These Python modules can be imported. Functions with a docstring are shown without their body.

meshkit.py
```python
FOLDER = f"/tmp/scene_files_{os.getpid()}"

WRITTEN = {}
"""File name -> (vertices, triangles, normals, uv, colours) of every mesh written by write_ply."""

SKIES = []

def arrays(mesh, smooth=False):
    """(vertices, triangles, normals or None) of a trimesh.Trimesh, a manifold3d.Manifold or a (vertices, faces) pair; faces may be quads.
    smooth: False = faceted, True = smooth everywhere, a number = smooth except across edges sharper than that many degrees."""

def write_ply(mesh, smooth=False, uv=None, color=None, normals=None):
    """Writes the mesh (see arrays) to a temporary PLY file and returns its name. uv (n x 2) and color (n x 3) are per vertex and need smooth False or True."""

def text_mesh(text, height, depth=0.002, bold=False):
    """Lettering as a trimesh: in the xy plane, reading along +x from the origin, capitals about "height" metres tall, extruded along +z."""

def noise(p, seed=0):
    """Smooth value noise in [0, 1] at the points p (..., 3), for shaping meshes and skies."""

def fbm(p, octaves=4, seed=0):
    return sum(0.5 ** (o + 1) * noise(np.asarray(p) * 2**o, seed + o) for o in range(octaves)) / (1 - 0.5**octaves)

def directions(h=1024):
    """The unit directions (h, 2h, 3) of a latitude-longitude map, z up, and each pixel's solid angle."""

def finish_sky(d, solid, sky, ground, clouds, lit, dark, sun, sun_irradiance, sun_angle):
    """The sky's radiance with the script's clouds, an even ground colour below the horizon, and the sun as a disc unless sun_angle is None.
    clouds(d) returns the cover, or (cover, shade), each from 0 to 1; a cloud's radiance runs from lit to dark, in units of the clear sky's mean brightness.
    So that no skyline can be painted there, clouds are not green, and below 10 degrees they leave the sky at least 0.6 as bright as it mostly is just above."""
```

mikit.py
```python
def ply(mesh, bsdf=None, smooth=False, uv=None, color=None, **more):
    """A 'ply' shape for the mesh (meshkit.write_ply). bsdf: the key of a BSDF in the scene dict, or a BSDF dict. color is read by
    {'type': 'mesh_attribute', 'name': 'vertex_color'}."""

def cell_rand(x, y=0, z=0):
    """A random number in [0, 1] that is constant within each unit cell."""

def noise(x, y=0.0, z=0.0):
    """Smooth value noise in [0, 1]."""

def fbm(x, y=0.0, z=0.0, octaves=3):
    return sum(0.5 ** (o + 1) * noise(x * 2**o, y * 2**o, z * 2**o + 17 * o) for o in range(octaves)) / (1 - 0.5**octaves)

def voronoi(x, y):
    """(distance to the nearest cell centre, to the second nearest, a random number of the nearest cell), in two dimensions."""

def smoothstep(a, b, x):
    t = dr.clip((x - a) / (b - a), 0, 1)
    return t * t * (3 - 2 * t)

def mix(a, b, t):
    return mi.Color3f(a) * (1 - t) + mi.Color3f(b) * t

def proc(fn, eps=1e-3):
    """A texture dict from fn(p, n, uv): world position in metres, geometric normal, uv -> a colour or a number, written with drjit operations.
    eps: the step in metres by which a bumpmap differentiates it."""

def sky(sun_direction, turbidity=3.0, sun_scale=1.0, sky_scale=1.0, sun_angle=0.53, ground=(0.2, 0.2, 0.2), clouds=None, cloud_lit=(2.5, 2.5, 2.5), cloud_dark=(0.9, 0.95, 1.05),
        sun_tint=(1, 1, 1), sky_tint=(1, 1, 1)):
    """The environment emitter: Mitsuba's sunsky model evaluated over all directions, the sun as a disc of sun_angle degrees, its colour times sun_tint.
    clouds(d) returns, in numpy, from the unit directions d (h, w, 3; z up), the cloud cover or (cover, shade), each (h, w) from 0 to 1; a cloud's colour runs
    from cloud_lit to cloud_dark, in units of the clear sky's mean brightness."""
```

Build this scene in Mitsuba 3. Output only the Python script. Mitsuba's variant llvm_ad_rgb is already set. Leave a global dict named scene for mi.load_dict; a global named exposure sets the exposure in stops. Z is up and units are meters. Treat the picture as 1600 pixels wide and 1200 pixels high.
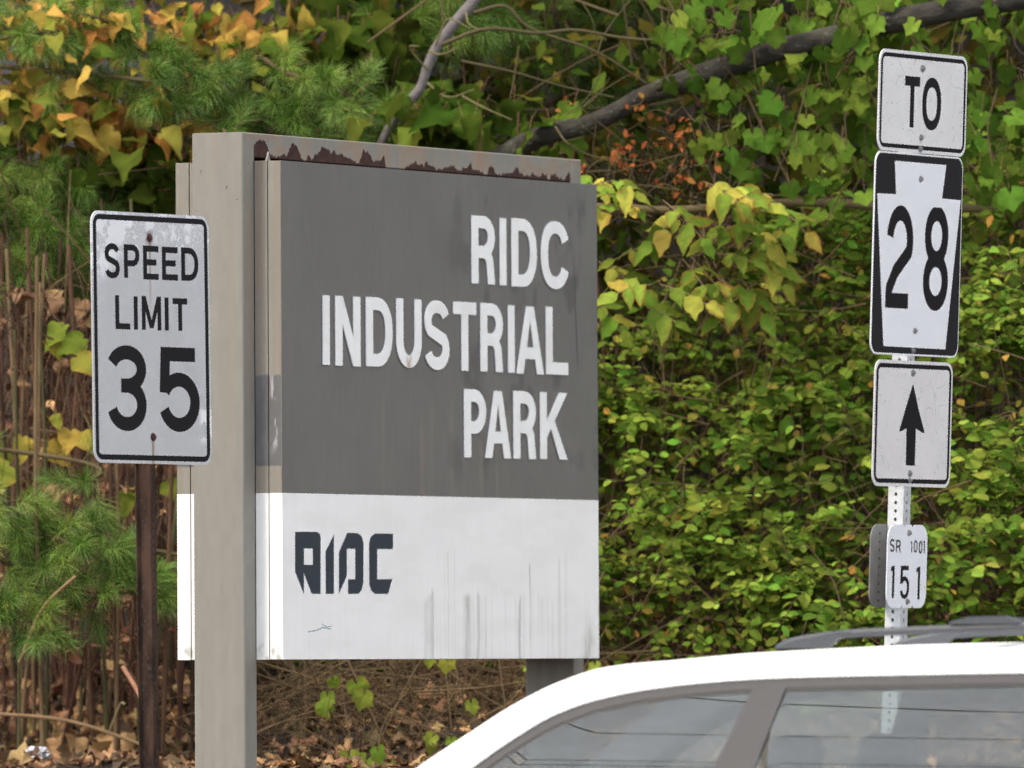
import math
import numpy as np
import trimesh, shapely
from shapely.geometry import LineString, Polygon, box, Point
from shapely.ops import unary_union
from shapely import affinity
import drjit as dr
import mitsuba as mi
import mikit, meshkit
from mikit import noise, fbm, voronoi, cell_rand, smoothstep, mix

T = mi.ScalarTransform4f
scene, labels = {}, {}

# ------------------------------------------------------------------ camera, sky, exposure
EYE = np.array([0.0, 0.0, 1.5])
F_PX = 18000.0                      # focal length in photograph pixels (1600 wide)
PITCH, ROLL = 0.024543, 0.005173


def rot(y, p, r):
    cy, sy, cp, sp, cr, sr = math.cos(y), math.sin(y), math.cos(p), math.sin(p), math.cos(r), math.sin(r)
    return np.array([[cy, -sy, 0], [sy, cy, 0], [0, 0, 1]]) @ np.array([[1, 0, 0], [0, cp, -sp], [0, sp, cp]]) @ np.array([[cr, 0, sr], [0, 1, 0], [-sr, 0, cr]])


CAM = rot(0, PITCH, 0) @ rot(0, 0, ROLL)
scene["camera"] = {
    "type": "thinlens", "fov": math.degrees(2 * math.atan(800 / F_PX)), "fov_axis": "x",
    "to_world": T().look_at(origin=EYE.tolist(), target=(EYE + CAM[:, 1]).tolist(), up=CAM[:, 2].tolist()),
    "aperture_radius": 0.030, "focus_distance": 37.6, "near_clip": 0.5, "far_clip": 500.0,
}
scene["sky"] = mikit.sky((-0.78, -0.47, 0.98), turbidity=3, sun_scale=0.30, sun_angle=15, clouds=lambda d: 1.0,
                         cloud_lit=(2.41, 2.5, 2.64), sun_tint=(0.97, 1.0, 1.05), cloud_dark=(0.9, 0.95, 1.05), ground=(0.12, 0.12, 0.12))
exposure = 3.05


def at(px, py, Y):
    """The point at depth Y that the photograph shows at pixel (px, py) of 1600 x 1200: where a thing of the place stands."""
    d = CAM @ np.array([(px - 800) / F_PX, 1.0, -(py - 600) / F_PX])
    return EYE + d * (Y / d[1])


def pixels(P):
    q = (np.asarray(P) - EYE) @ CAM
    return np.stack([800 + F_PX * q[..., 0] / q[..., 1], 600 - F_PX * q[..., 2] / q[..., 1]], -1)


# ------------------------------------------------------------------ helpers
def key_for(base):
    k, i = base, 0
    while k in scene or k in TAKEN:
        i += 1
        k = f"{base}_{i:03d}"
    TAKEN.add(k)
    return k


TAKEN, COUNT = set(), {}


def fresh(base):
    """base, base_001, base_002 ..."""
    i = COUNT.get(base, -1) + 1
    COUNT[base] = i
    return base if i == 0 else f"{base}_{i:03d}"


def thing(name, label, category, group=None):
    k = fresh(name)
    labels[k] = {"label": label, "category": category}
    if group:
        labels[k]["group"] = group
    return k


def put(key, mesh, bsdf, smooth=False, color=None):
    uv = None
    if color is not None:               # two numbers carry a plant's colour: the red share, and red plus green; the blue share belongs to the material
        c = np.asarray(color, float)
        t = c[:, 0] + c[:, 1]
        uv = np.column_stack([c[:, 0] / np.maximum(t, 1e-6), t])
    scene[key] = mikit.ply(mesh, bsdf, smooth=smooth, uv=uv)
    return key


def part(parent, name, mesh, bsdf, smooth=False, color=None, label=None, kind=None):
    k = fresh(f"{parent}__{name}")
    put(k, mesh, bsdf, smooth, color)
    if label or kind:
        labels[k] = {}
        if label:
            labels[k]["label"] = label
        if kind:
            labels[k]["kind"] = kind
    return k


def structure(name, mesh, bsdf, smooth=False, label=None):
    k = fresh(name)
    put(k, mesh, bsdf, smooth)
    labels[k] = {"kind": "structure"}
    if label:
        labels[k]["label"] = label
    return k


def cat(meshes):
    return trimesh.util.concatenate([m if isinstance(m, trimesh.Trimesh) else trimesh.Trimesh(m[0], m[1], process=False) for m in meshes])


def tube(pts, radii, sides=6, caps=True, rough=0.0, seed=0):
    """A tube along a polyline as (vertices, triangles)."""
    pts = np.asarray(pts, float)
    n = len(pts)
    r = np.broadcast_to(np.asarray(radii, float), (n,))
    t = np.gradient(pts, axis=0)
    t /= np.linalg.norm(t, axis=1, keepdims=True) + 1e-12
    ref = np.array([0.31, 0.87, 0.38]) if abs(t[0] @ np.array([0.31, 0.87, 0.38])) < 0.9 else np.array([1.0, 0, 0])
    a = np.cross(t, ref)
    a /= np.linalg.norm(a, axis=1, keepdims=True) + 1e-12
    b = np.cross(t, a)
    ang = np.arange(sides) / sides * 2 * np.pi
    ring = a[:, None] * np.cos(ang)[None, :, None] + b[:, None] * np.sin(ang)[None, :, None]
    rr = np.repeat(r[:, None], sides, 1)
    if rough:
        rr = rr * (1 + rough * (meshkit.fbm((pts[:, None] + ring * r[:, None, None]) * (0.45 / max(r.mean(), 1e-4)), 3, seed) - 0.5) * 2)
    v = (pts[:, None] + ring * rr[..., None]).reshape(-1, 3)
    i = np.arange(n - 1)[:, None] * sides
    j = np.arange(sides)[None]
    k = (j + 1) % sides
    f = np.concatenate([np.stack([i + j, i + k, i + k + sides], -1).reshape(-1, 3), np.stack([i + j, i + k + sides, i + j + sides], -1).reshape(-1, 3)])
    f = f[:, ::-1]
    if caps:
        c0, c1 = len(v), len(v) + 1
        v = np.vstack([v, pts[0], pts[-1]])
        jj = np.arange(sides)
        f = np.vstack([f, np.stack([np.full(sides, c0), jj, (jj + 1) % sides], 1), np.stack([np.full(sides, c1), (n - 1) * sides + (jj + 1) % sides, (n - 1) * sides + jj], 1)])
    return v, f


def spline(points, n):
    """n points on a Catmull-Rom curve through the given points."""
    p = np.asarray(points, float)
    p = np.vstack([2 * p[0] - p[1], p, 2 * p[-1] - p[-2]])
    u = np.linspace(0, len(p) - 3 - 1e-9, n)
    i = u.astype(int)
    t = (u - i)[:, None]
    a, b, c, d = p[i], p[i + 1], p[i + 2], p[i + 3]
    return 0.5 * (2 * b + (c - a) * t + (2 * a - 5 * b + 4 * c - d) * t * t + (3 * b - a - 3 * c + d) * t ** 3)


class Plane:
    """A local frame: u along the face, v up, n out of it."""

    def __init__(self, centre, yaw, pitch=0.0, roll=0.0):
        m = rot(yaw, pitch, roll)
        self.c, self.u, self.v, self.n = np.asarray(centre, float), m[:, 0], m[:, 2], -m[:, 1]

    def to(self, p):
        p = np.asarray(p, float)
        return self.c + p[..., :1] * self.u + p[..., 1:2] * self.v + p[..., 2:3] * self.n

    def mesh(self, m):
        v = self.to(m.vertices)
        f = np.asarray(m.faces)
        return trimesh.Trimesh(v, f, process=False)

    def slab(self, poly, n0, n1):
        """The polygon (in u, v) as a plate from n0 to n1."""
        polys = list(getattr(poly, "geoms", [poly]))
        ms = []
        for g in polys:
            if g.area < 1e-9:
                continue
            m = trimesh.creation.extrude_polygon(g, n1 - n0, engine="earcut")
            m.apply_translation([0, 0, n0])
            ms.append(m)
        return self.mesh(trimesh.util.concatenate(ms))

    def block(self, u0, u1, v0, v1, n0, n1, chamfer=0.0):
        if chamfer:
            g = box(u0, v0, u1, v1)
            parts = []
            pts = []
            c = chamfer
            for du, n in ((c, n0), (0, n0 + c), (0, n1 - c), (c, n1)):
                pts.append(np.array([[u0 + du, v0 + du, n], [u1 - du, v0 + du, n], [u1 - du, v1 - du, n], [u0 + du, v1 - du, n]]))
            v = np.vstack(pts)
            f = []
            for k in range(3):
                for j in range(4):
                    a, b = k * 4 + j, k * 4 + (j + 1) % 4
                    f += [[a, b, b + 4], [a, b + 4, a + 4]]
            f += [[0, 2, 1], [0, 3, 2], [12, 13, 14], [12, 14, 15]]
            return self.mesh(trimesh.Trimesh(v, f, process=False))
        return self.slab(box(u0, v0, u1, v1), n0, n1)


def rounded(w, h, r):
    return box(-w / 2 + r, -h / 2 + r, w / 2 - r, h / 2 - r).buffer(r, quad_segs=6)


# ------------------------------------------------------------------ lettering: strokes of a sign-painter's alphabet
def ell(cx, cy, rx, ry, a0, a1, n=18, power=2.0):
    a = np.radians(np.linspace(a0, a1, n))
    c, s = np.cos(a), np.sin(a)
    e = 2.0 / power
    return [(cx + rx * math.copysign(abs(x) ** e, x), cy + ry * math.copysign(abs(y) ** e, y)) for x, y in zip(c, s)]


def glyph(ch, u0, v0, u1, v1, t_h, t_v):
    """The character as a polygon that fills the box; t_h: thickness of its level strokes, t_v: of its upright ones."""
    k = t_h / t_v
    W, H, t = (u1 - u0) * k, v1 - v0, t_h
    h = t / 2
    line = lambda pts: LineString(pts).buffer(h, cap_style="flat", join_style="mitre", mitre_limit=3)
    smooth = lambda pts: LineString(pts).buffer(h, cap_style="flat", join_style="round")
    clip = box(0, 0, W, H)
    if ch == "I":
        g = clip
    elif ch == "1":
        s = min(t, W * 0.6)
        g = unary_union([box(W - s, 0, W, H), Polygon([(W - s, H), (0, H * 0.93), (0, H * 0.82), (W - s, H * 0.86)])])
    elif ch == "L":
        g = line([(h, H), (h, h), (W, h)])
    elif ch == "T":
        g = unary_union([line([(0, H - h), (W, H - h)]), line([(W / 2, 0), (W / 2, H - h)])])
    elif ch == "E":
        g = unary_union([line([(W, H - h), (h, H - h), (h, h), (W, h)]), line([(h, H * 0.51), (W * 0.86, H * 0.51)])])
    elif ch in "PR":
        y1 = H * (0.44 if ch == "P" else 0.47)
        ry = (H - h - y1) / 2
        rx = min(ry, (W - t) * 0.62)
        bowl = [(h, H - h), (W - h - rx, H - h)] + ell(W - h - rx, y1 + ry, rx, ry, 90, -90) + [(h, y1)]
        g = unary_union([line([(h, 0), (h, H)]), smooth(bowl)])
        if ch == "R":
            g = unary_union([g, smooth([(W * 0.5, y1), (W * 0.66, y1 - 0.02 * H), (W * 0.78, y1 * 0.72), (W - h * 1.15, 0.10 * H), (W - h, -0.05 * H)])])
    elif ch == "D":
        rx = (W - t) * 0.62
        ry = (H - t) / 2
        g = unary_union([line([(h, 0), (h, H)]), smooth([(h, H - h), (W - h - rx, H - h)] + ell(W - h - rx, H / 2, rx, ry, 90, -90, 30, 2.3) + [(h, h)])])
    elif ch in "O0":
        p = ell(W / 2, H / 2, W / 2 - h, H / 2 - h, 0, 360, 49, 2.25)
        g = Polygon(p).buffer(h).difference(Polygon(p).buffer(-h))
    elif ch == "C":
        g = smooth(ell(W / 2, H / 2, W / 2 - h, H / 2 - h, 27, 333, 44, 2.3))
    elif ch == "S":
        ry = (H - t) / 4
        rx = W / 2 - h
        g = smooth(ell(W / 2, H - h - ry, rx, ry, 18, 222, 22, 2.1) + ell(W / 2, h + ry, rx, ry, 42, -162, 22, 2.1))
    elif ch == "U":
        r = W / 2 - h
        g = smooth([(h, H), (h, h + r)] + ell(W / 2, h + r * 1.2, r, r * 1.2, 180, 360, 24) + [(W - h, h + r), (W - h, H)])
    elif ch == "N":
        d = t * 0.62
        g = unary_union([box(0, 0, t, H), box(W - t, 0, W, H), Polygon([(0, H), (t * 1.05, H), (W, 0), (W - t * 1.05, 0)])])
    elif ch == "M":
        s = t * 0.95
        g = unary_union([box(0, 0, s, H), box(W - s, 0, W, H), Polygon([(0, H), (s * 1.1, H), (W / 2 + s * 0.5, H * 0.06), (W / 2 - s * 0.5, H * 0.06)]),
                         Polygon([(W, H), (W - s * 1.1, H), (W / 2 - s * 0.5, H * 0.06), (W / 2 + s * 0.5, H * 0.06)])])
    elif ch == "A":
        s = t * 1.02
        g = unary_union([Polygon([(0, 0), (s, 0), (W / 2 + s * 0.55, H), (W / 2 - s * 0.55, H)]), Polygon([(W, 0), (W - s, 0), (W / 2 - s * 0.55, H), (W / 2 + s * 0.55, H)]),
                         box(W * 0.2, H * 0.22, W * 0.8, H * 0.22 + t * 0.95)])
        hole = Polygon([(s * 1.02, 0), (W - s * 1.02, 0), (W / 2, H * 0.80)]).difference(box(0, H * 0.22, W, H * 0.22 + t * 0.95))
        g = g.difference(hole)
    elif ch == "K":
        g = unary_union([box(0, 0, t, H), Polygon([(t * 0.9, H * 0.30), (t * 0.9, H * 0.30 + t * 1.3), (W - t * 1.2, H), (W, H)]),
                         Polygon([(W, 0), (W - t * 1.18, 0), (W * 0.36, H * 0.52), (W * 0.46, H * 0.66)])])
    elif ch == "2":
        rx, ry = W / 2 - h, H * 0.27
        cy = H - h - ry
        g = unary_union([smooth(ell(W / 2, cy, rx, ry, 172, -22, 26) + [(W * 0.36, H * 0.36), (h * 1.02, t * 1.25), (h, t * 0.6)]), box(0, 0, W * 0.86, t)])
    elif ch == "3":
        r1, r2 = (H - h - H * 0.53) / 2, (H * 0.53 - h) / 2
        g = unary_union([smooth(ell(W * 0.5, H * 0.53 + r1, W * 0.5 - h, r1, 160, -88, 26) + [(W * 0.36, H * 0.53)]),
                         smooth([(W * 0.36, H * 0.53)] + ell(W * 0.5, h + r2, W * 0.5 - h, r2, 88, -165, 28))])
    elif ch == "5":
        r2 = H * 0.31 - h / 2
        g = unary_union([line([(W * 0.9, H - h), (W * 0.06 + h, H - h), (W * 0.03 + h, H * 0.46)]), smooth(ell(W * 0.5, h + r2, W * 0.5 - h, r2, 152, -160, 34))])
    elif ch == "8":
        rb, ra = H * 0.285, H * 0.24
        pts = [ell(W / 2, H - h * 0.9 - (ra - h * 0.4), W * 0.47 - h, ra - h * 0.3, 0, 360, 45), ell(W / 2, rb, W / 2 - h, rb - h, 0, 360, 45)]
        g = unary_union([Polygon(p).buffer(h).difference(Polygon(p).buffer(-h)) for p in pts])
        g = g.difference(unary_union([Polygon(p).buffer(-h) for p in pts]))
    else:
        raise ValueError(ch)
    g = g.intersection(clip) if ch not in "CS" else g
    x0, y0, x1, y1 = g.bounds
    g = affinity.translate(g, -x0, -y0)
    g = affinity.scale(g, (u1 - u0) / (x1 - x0), (v1 - v0) / (y1 - y0), origin=(0, 0))
    return affinity.translate(g, u0, v0).buffer(0)


# ------------------------------------------------------------------ materials
def rgb(*c):
    return {"type": "rgb", "value": list(c)}


def bsdf(name, **d):
    scene[name] = d
    return name


def principled(name, color, rough=0.6, two=True, **more):
    c = color if isinstance(color, dict) else rgb(*color)
    d = {"type": "principled", "base_color": c, "roughness": rough, **more}
    scene[name] = {"type": "twosided", "bsdf": d} if two else d
    return name


def own_color(blue):
    return mikit.proc(lambda p, n, uv: mi.Color3f(uv.x * uv.y, (1 - uv.x) * uv.y, blue * uv.y))


bsdf("leaf_tissue", type="principledthin", base_color=own_color(0.085), roughness=0.45, diff_trans=0.55, eta=1.4)
principled("needle_tissue", own_color(0.095), 0.55)
principled("dead_leaf_tissue", own_color(0.165), 0.75)
principled("grey_limb_skin", own_color(0.47), 0.8, specular=0.25)
principled("stem_skin", own_color(0.21), 0.8, specular=0.25)
principled("black_print", (0.010, 0.010, 0.012), 0.55, specular=0.2)
principled("galvanized", mikit.proc(lambda p, n, uv: mi.Color3f(0.56, 0.58, 0.60) * (0.82 + 0.3 * fbm(p.x * 60, p.y * 60, p.z * 40))), 0.5, metallic=0.25)
principled("bolt_metal", (0.30, 0.30, 0.31), 0.4, metallic=0.6)
principled("rusty_bolt", (0.06, 0.022, 0.016), 0.8)
principled("sign_back", mikit.proc(lambda p, n, uv: mi.Color3f(0.15, 0.148, 0.146) * (0.8 + 0.4 * fbm(p.x * 30, p.y * 30, p.z * 30))), 0.55)
# ------------------------------------------------------------------ the setting: road, kerb, bank
Q = np.array([math.cos(math.radians(62)), math.sin(math.radians(62))])     # away from the road
RD = np.array([Q[1], -Q[0]])                                              # along the road
S0 = 30.0


def s_of(x, y):
    return x * Q[0] + y * Q[1] - S0


def bank(s):
    return np.interp(s, [-200, 0.0, 0.16, 3, 6, 8, 10, 11.5, 13, 20, 45, 120], [0, 0, 0.12, 0.5, 0.95, 1.15, 1.5, 2.0, 3.2, 9.0, 26.0, 40.0])


def ground_z(x, y):
    x, y = np.asarray(x, float), np.asarray(y, float)
    s = s_of(x, y)
    p = np.stack([x * 1.3, y * 1.3, x * 0], -1)
    rough = np.clip((s - 0.3) / 3, 0, 1)
    return bank(s) + rough * (0.22 * (meshkit.fbm(p, 3, 5) - 0.5) + 0.05 * (meshkit.fbm(p * 6, 2, 9) - 0.5))


def xy(s, r):
    return (np.asarray(s)[..., None] + S0) * Q + np.asarray(r)[..., None] * RD


R_MID = float(np.array([0.0, 42.0]) @ RD)
ss = np.concatenate([[-110, -60, -20, -5, -0.3], np.arange(0.05, 4, 0.4), np.arange(4, 14, 0.12), np.arange(14, 24, 0.8), [26, 32, 40, 60, 100]])
rr = np.concatenate([[-120, -70, -40, -22, -14, -10], np.arange(-8, -3.5, 0.5), np.arange(-3.5, 3.5, 0.12), np.arange(3.5, 8, 0.5), [8.5, 10, 14, 22, 40, 70, 120]]) + R_MID
SS, RR = np.meshgrid(ss, rr, indexing="ij")
XY = xy(SS, RR)
Z = ground_z(XY[..., 0], XY[..., 1]) - np.where(SS < 0.02, 0.03, 0.0)
gv = np.dstack([XY, Z]).reshape(-1, 3)
ni, nj = SS.shape
ii, jj = np.meshgrid(np.arange(ni - 1), np.arange(nj - 1), indexing="ij")
q = (ii * nj + jj).ravel()
gf = np.vstack([np.stack([q, q + 1, q + nj + 1], 1), np.stack([q, q + nj + 1, q + nj], 1)])
if np.cross(gv[gf[0, 1]] - gv[gf[0, 0]], gv[gf[0, 2]] - gv[gf[0, 0]])[2] < 0:
    gf = gf[:, ::-1]


def soil(p, n, uv):
    a = fbm(p.x * 9, p.y * 9, p.z * 9, 3)
    b = fbm(p.x * 45, p.y * 45, p.z * 45, 2)
    return mix(mi.Color3f(0.016, 0.011, 0.008), mi.Color3f(0.050, 0.032, 0.021), smoothstep(0.35, 0.7, a * 0.5 + b * 0.5))


principled("forest_soil", mikit.proc(soil), 0.9)
structure("ground", (gv, gf), "forest_soil", True, "brown soil bank that rises behind the signs")


def tar(p, n, uv):
    return mi.Color3f(0.050, 0.050, 0.053) * (0.7 + 0.6 * fbm(p.x * 40, p.y * 40, 0.0, 3)) * (0.8 + 0.4 * fbm(p.x * 0.7, p.y * 0.7, 3.0, 3))


principled("asphalt", mikit.proc(tar), 0.85)
principled("kerb_concrete", mikit.proc(lambda p, n, uv: mi.Color3f(0.30, 0.29, 0.27) * (0.7 + 0.6 * fbm(p.x * 12, p.y * 12, p.z * 12, 4))), 0.85)
road = np.array([[*xy(-100.0, -110.0 + R_MID), 0], [*xy(-0.01, -110.0 + R_MID), 0], [*xy(-0.01, 110.0 + R_MID), 0], [*xy(-100.0, 110.0 + R_MID), 0]])
structure("road", (road, np.array([[0, 2, 1], [0, 3, 2]])), "asphalt")
kv = []
for r in (-110.0 + R_MID, 110.0 + R_MID):
    for s, z in ((0, -0.02), (0, 0.10), (0.03, 0.13), (0.16, 0.13), (0.16, -0.02)):
        kv.append([*xy(s, r), z])
kv = np.array(kv)
kf = []
for a in range(5):
    b = (a + 1) % 5
    kf += [[a, b, b + 5], [a, b + 5, a + 5]]
structure("kerb", (kv, np.array(kf)), "kerb_concrete")

# ------------------------------------------------------------------ the entrance sign
MON = Plane([-0.2417, 40.9091, 1.5 + 0.8927], 1.10026)
MW, MH, MT, PD = 2.446, 1.727, 0.107, 0.199
MC, MU = MON.c, MON.u
SEAM = -0.2875


def mon_uv(p):
    return (p.x - float(MC[0])) * float(MU[0]) + (p.y - float(MC[1])) * float(MU[1]), p.z - float(MC[2])


def grey_paint(p, n, uv):
    u, v = mon_uv(p)
    c = mi.Color3f(0.154, 0.151, 0.140) * (0.93 + 0.14 * fbm(u * 5, v * 5, 1.0, 3)) * (0.96 + 0.08 * noise(u * 110, v * 14, 2.0))
    # brown runs below the lettering
    run = smoothstep(0.52, 0.80, fbm(u * 17, v * 0.7, 5.0, 3)) * smoothstep(-0.62, -0.45, u) * smoothstep(0.62, 0.45, u) * smoothstep(0.16, 0.05, v + 0.16 * noise(u * 26, 0.0, 3.0))
    c = mix(c, mi.Color3f(0.235, 0.200, 0.155), run * 0.55)
    # soot smears round the letters, a dark scratch line near the right edge
    soot = smoothstep(0.60, 0.80, fbm(u * 9, v * 7, 8.0, 3)) * smoothstep(-0.2, 0.3, u) * smoothstep(-0.27, -0.15, v) * smoothstep(0.86, 0.76, v)
    c = mix(c, mi.Color3f(0.085, 0.083, 0.080), soot * 0.6)
    scr = smoothstep(0.010, 0.003, dr.abs(u - 1.035 - 0.055 * (0.55 - v) - 0.008 * noise(v * 9, 1.0, 1.0))) * smoothstep(0.15, 0.25, v) * smoothstep(0.62, 0.5, v)
    return mix(c, mi.Color3f(0.075, 0.073, 0.072), scr * 0.7)


def white_paint(p, n, uv):
    u, v = mon_uv(p)
    c = mi.Color3f(0.84, 0.835, 0.825) * (0.95 + 0.09 * fbm(u * 3.2, v * 7, 4.0, 4)) * (0.985 + 0.03 * noise(u * 120, v * 10, 2.0))
    # green-grey runs of dirt that start at a ragged line and run down to the lower edge
    edge = -0.665 + 0.05 * noise(u * 21, 2.0, 0.0) + 0.03 * noise(u * 90, 5.0, 0.0) + 0.16 * smoothstep(0.66, 0.85, noise(u * 12, 7.0, 0.0))
    lines = 0.28 * smoothstep(0.60, 0.85, noise(u * 78 + 0.4 * noise(v * 12, u * 4, 5.0), 0.4 * v, 8.0)) + smoothstep(0.62, 0.86, noise(u * 34 + 0.5 * noise(v * 9, u * 4, 0.0), 0.35 * v, 3.0)) + 0.8 * smoothstep(0.66, 0.82, noise(u * 9.5 + 0.2 * noise(v * 11, 0.0, 0.0), 4.0, 9.0))
    dirt = lines * smoothstep(0.0, 0.03, edge - v) * smoothstep(-0.35, 0.05, u) * (0.35 + 0.65 * fbm(u * 50, v * 14, 1.0, 3))
    c = mix(c, mi.Color3f(0.24, 0.24, 0.20), dr.clip(dirt * 0.55, 0, 0.7))
    film = smoothstep(0.48, 0.66, fbm(u * 4.0, v * 16, 6.0, 4)) * 0.07
    c = mix(c, mi.Color3f(0.50, 0.49, 0.45), film)
    corner = smoothstep(0.08, 0.0, dr.abs(u - 1.13 - 0.25 * (v + 0.84))) * smoothstep(-0.70, -0.80, v) * (0.3 + 0.7 * noise(u * 70, v * 30, 0.0))
    return mix(c, mi.Color3f(0.30, 0.32, 0.24), corner * 0.6)


def edge_paint(p, n, uv):
    u, v = mon_uv(p)
    w = (p.x - float(MC[0])) * float(MON.n[0]) + (p.y - float(MC[1])) * float(MON.n[1])
    beige = mi.Color3f(0.235, 0.222, 0.193) * (0.9 + 0.2 * fbm(w * 60, v * 0.8, 3.0, 3)) * (0.95 + 0.1 * noise(w * 30, v * 12, 0.0))
    beige = mix(beige, mi.Color3f(0.235, 0.190, 0.150), 0.6 * smoothstep(0.55, 0.75, noise(w * 75, v * 0.5, 8.0)))
    # one patch of dark grey touch-up paint, scratched pale along its outer half
    patch = smoothstep(0.128, 0.120, v + 0.01 * noise(w * 90, 0.0, 0.0)) * smoothstep(-0.198, -0.190, v)
    top_lean = smoothstep(0.0, 0.02, 0.10 - v + 0.9 * (-w - 0.03))
    grey = mi.Color3f(0.125, 0.122, 0.125) * (0.85 + 0.3 * fbm(w * 40, v * 20, 2.0, 3))
    scr = smoothstep(0.50, 0.68, fbm(w * 75, v * 13, 4.0, 4)) * smoothstep(-0.062, -0.03, w) * smoothstep(-0.16, -0.10, v)
    grey = mix(grey, mi.Color3f(0.42, 0.41, 0.42), scr * 0.85)
    c = mix(beige, grey, patch)
    white = mi.Color3f(0.81, 0.81, 0.80) * (0.96 + 0.07 * fbm(w * 30, v * 6, 7.0, 3))
    grime = smoothstep(0.55, 0.75, fbm(w * 50, v * 24, 2.0, 3)) * smoothstep(-0.79, -0.84, v)
    white = mix(white, mi.Color3f(0.25, 0.25, 0.20), grime * 0.6)
    return dr.select(v < SEAM, white, c)


def rust_c(u, v):
    return mix(mi.Color3f(0.026, 0.013, 0.012), mi.Color3f(0.064, 0.031, 0.025), fbm(u * 45, v * 60, 3.0, 3))


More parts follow.
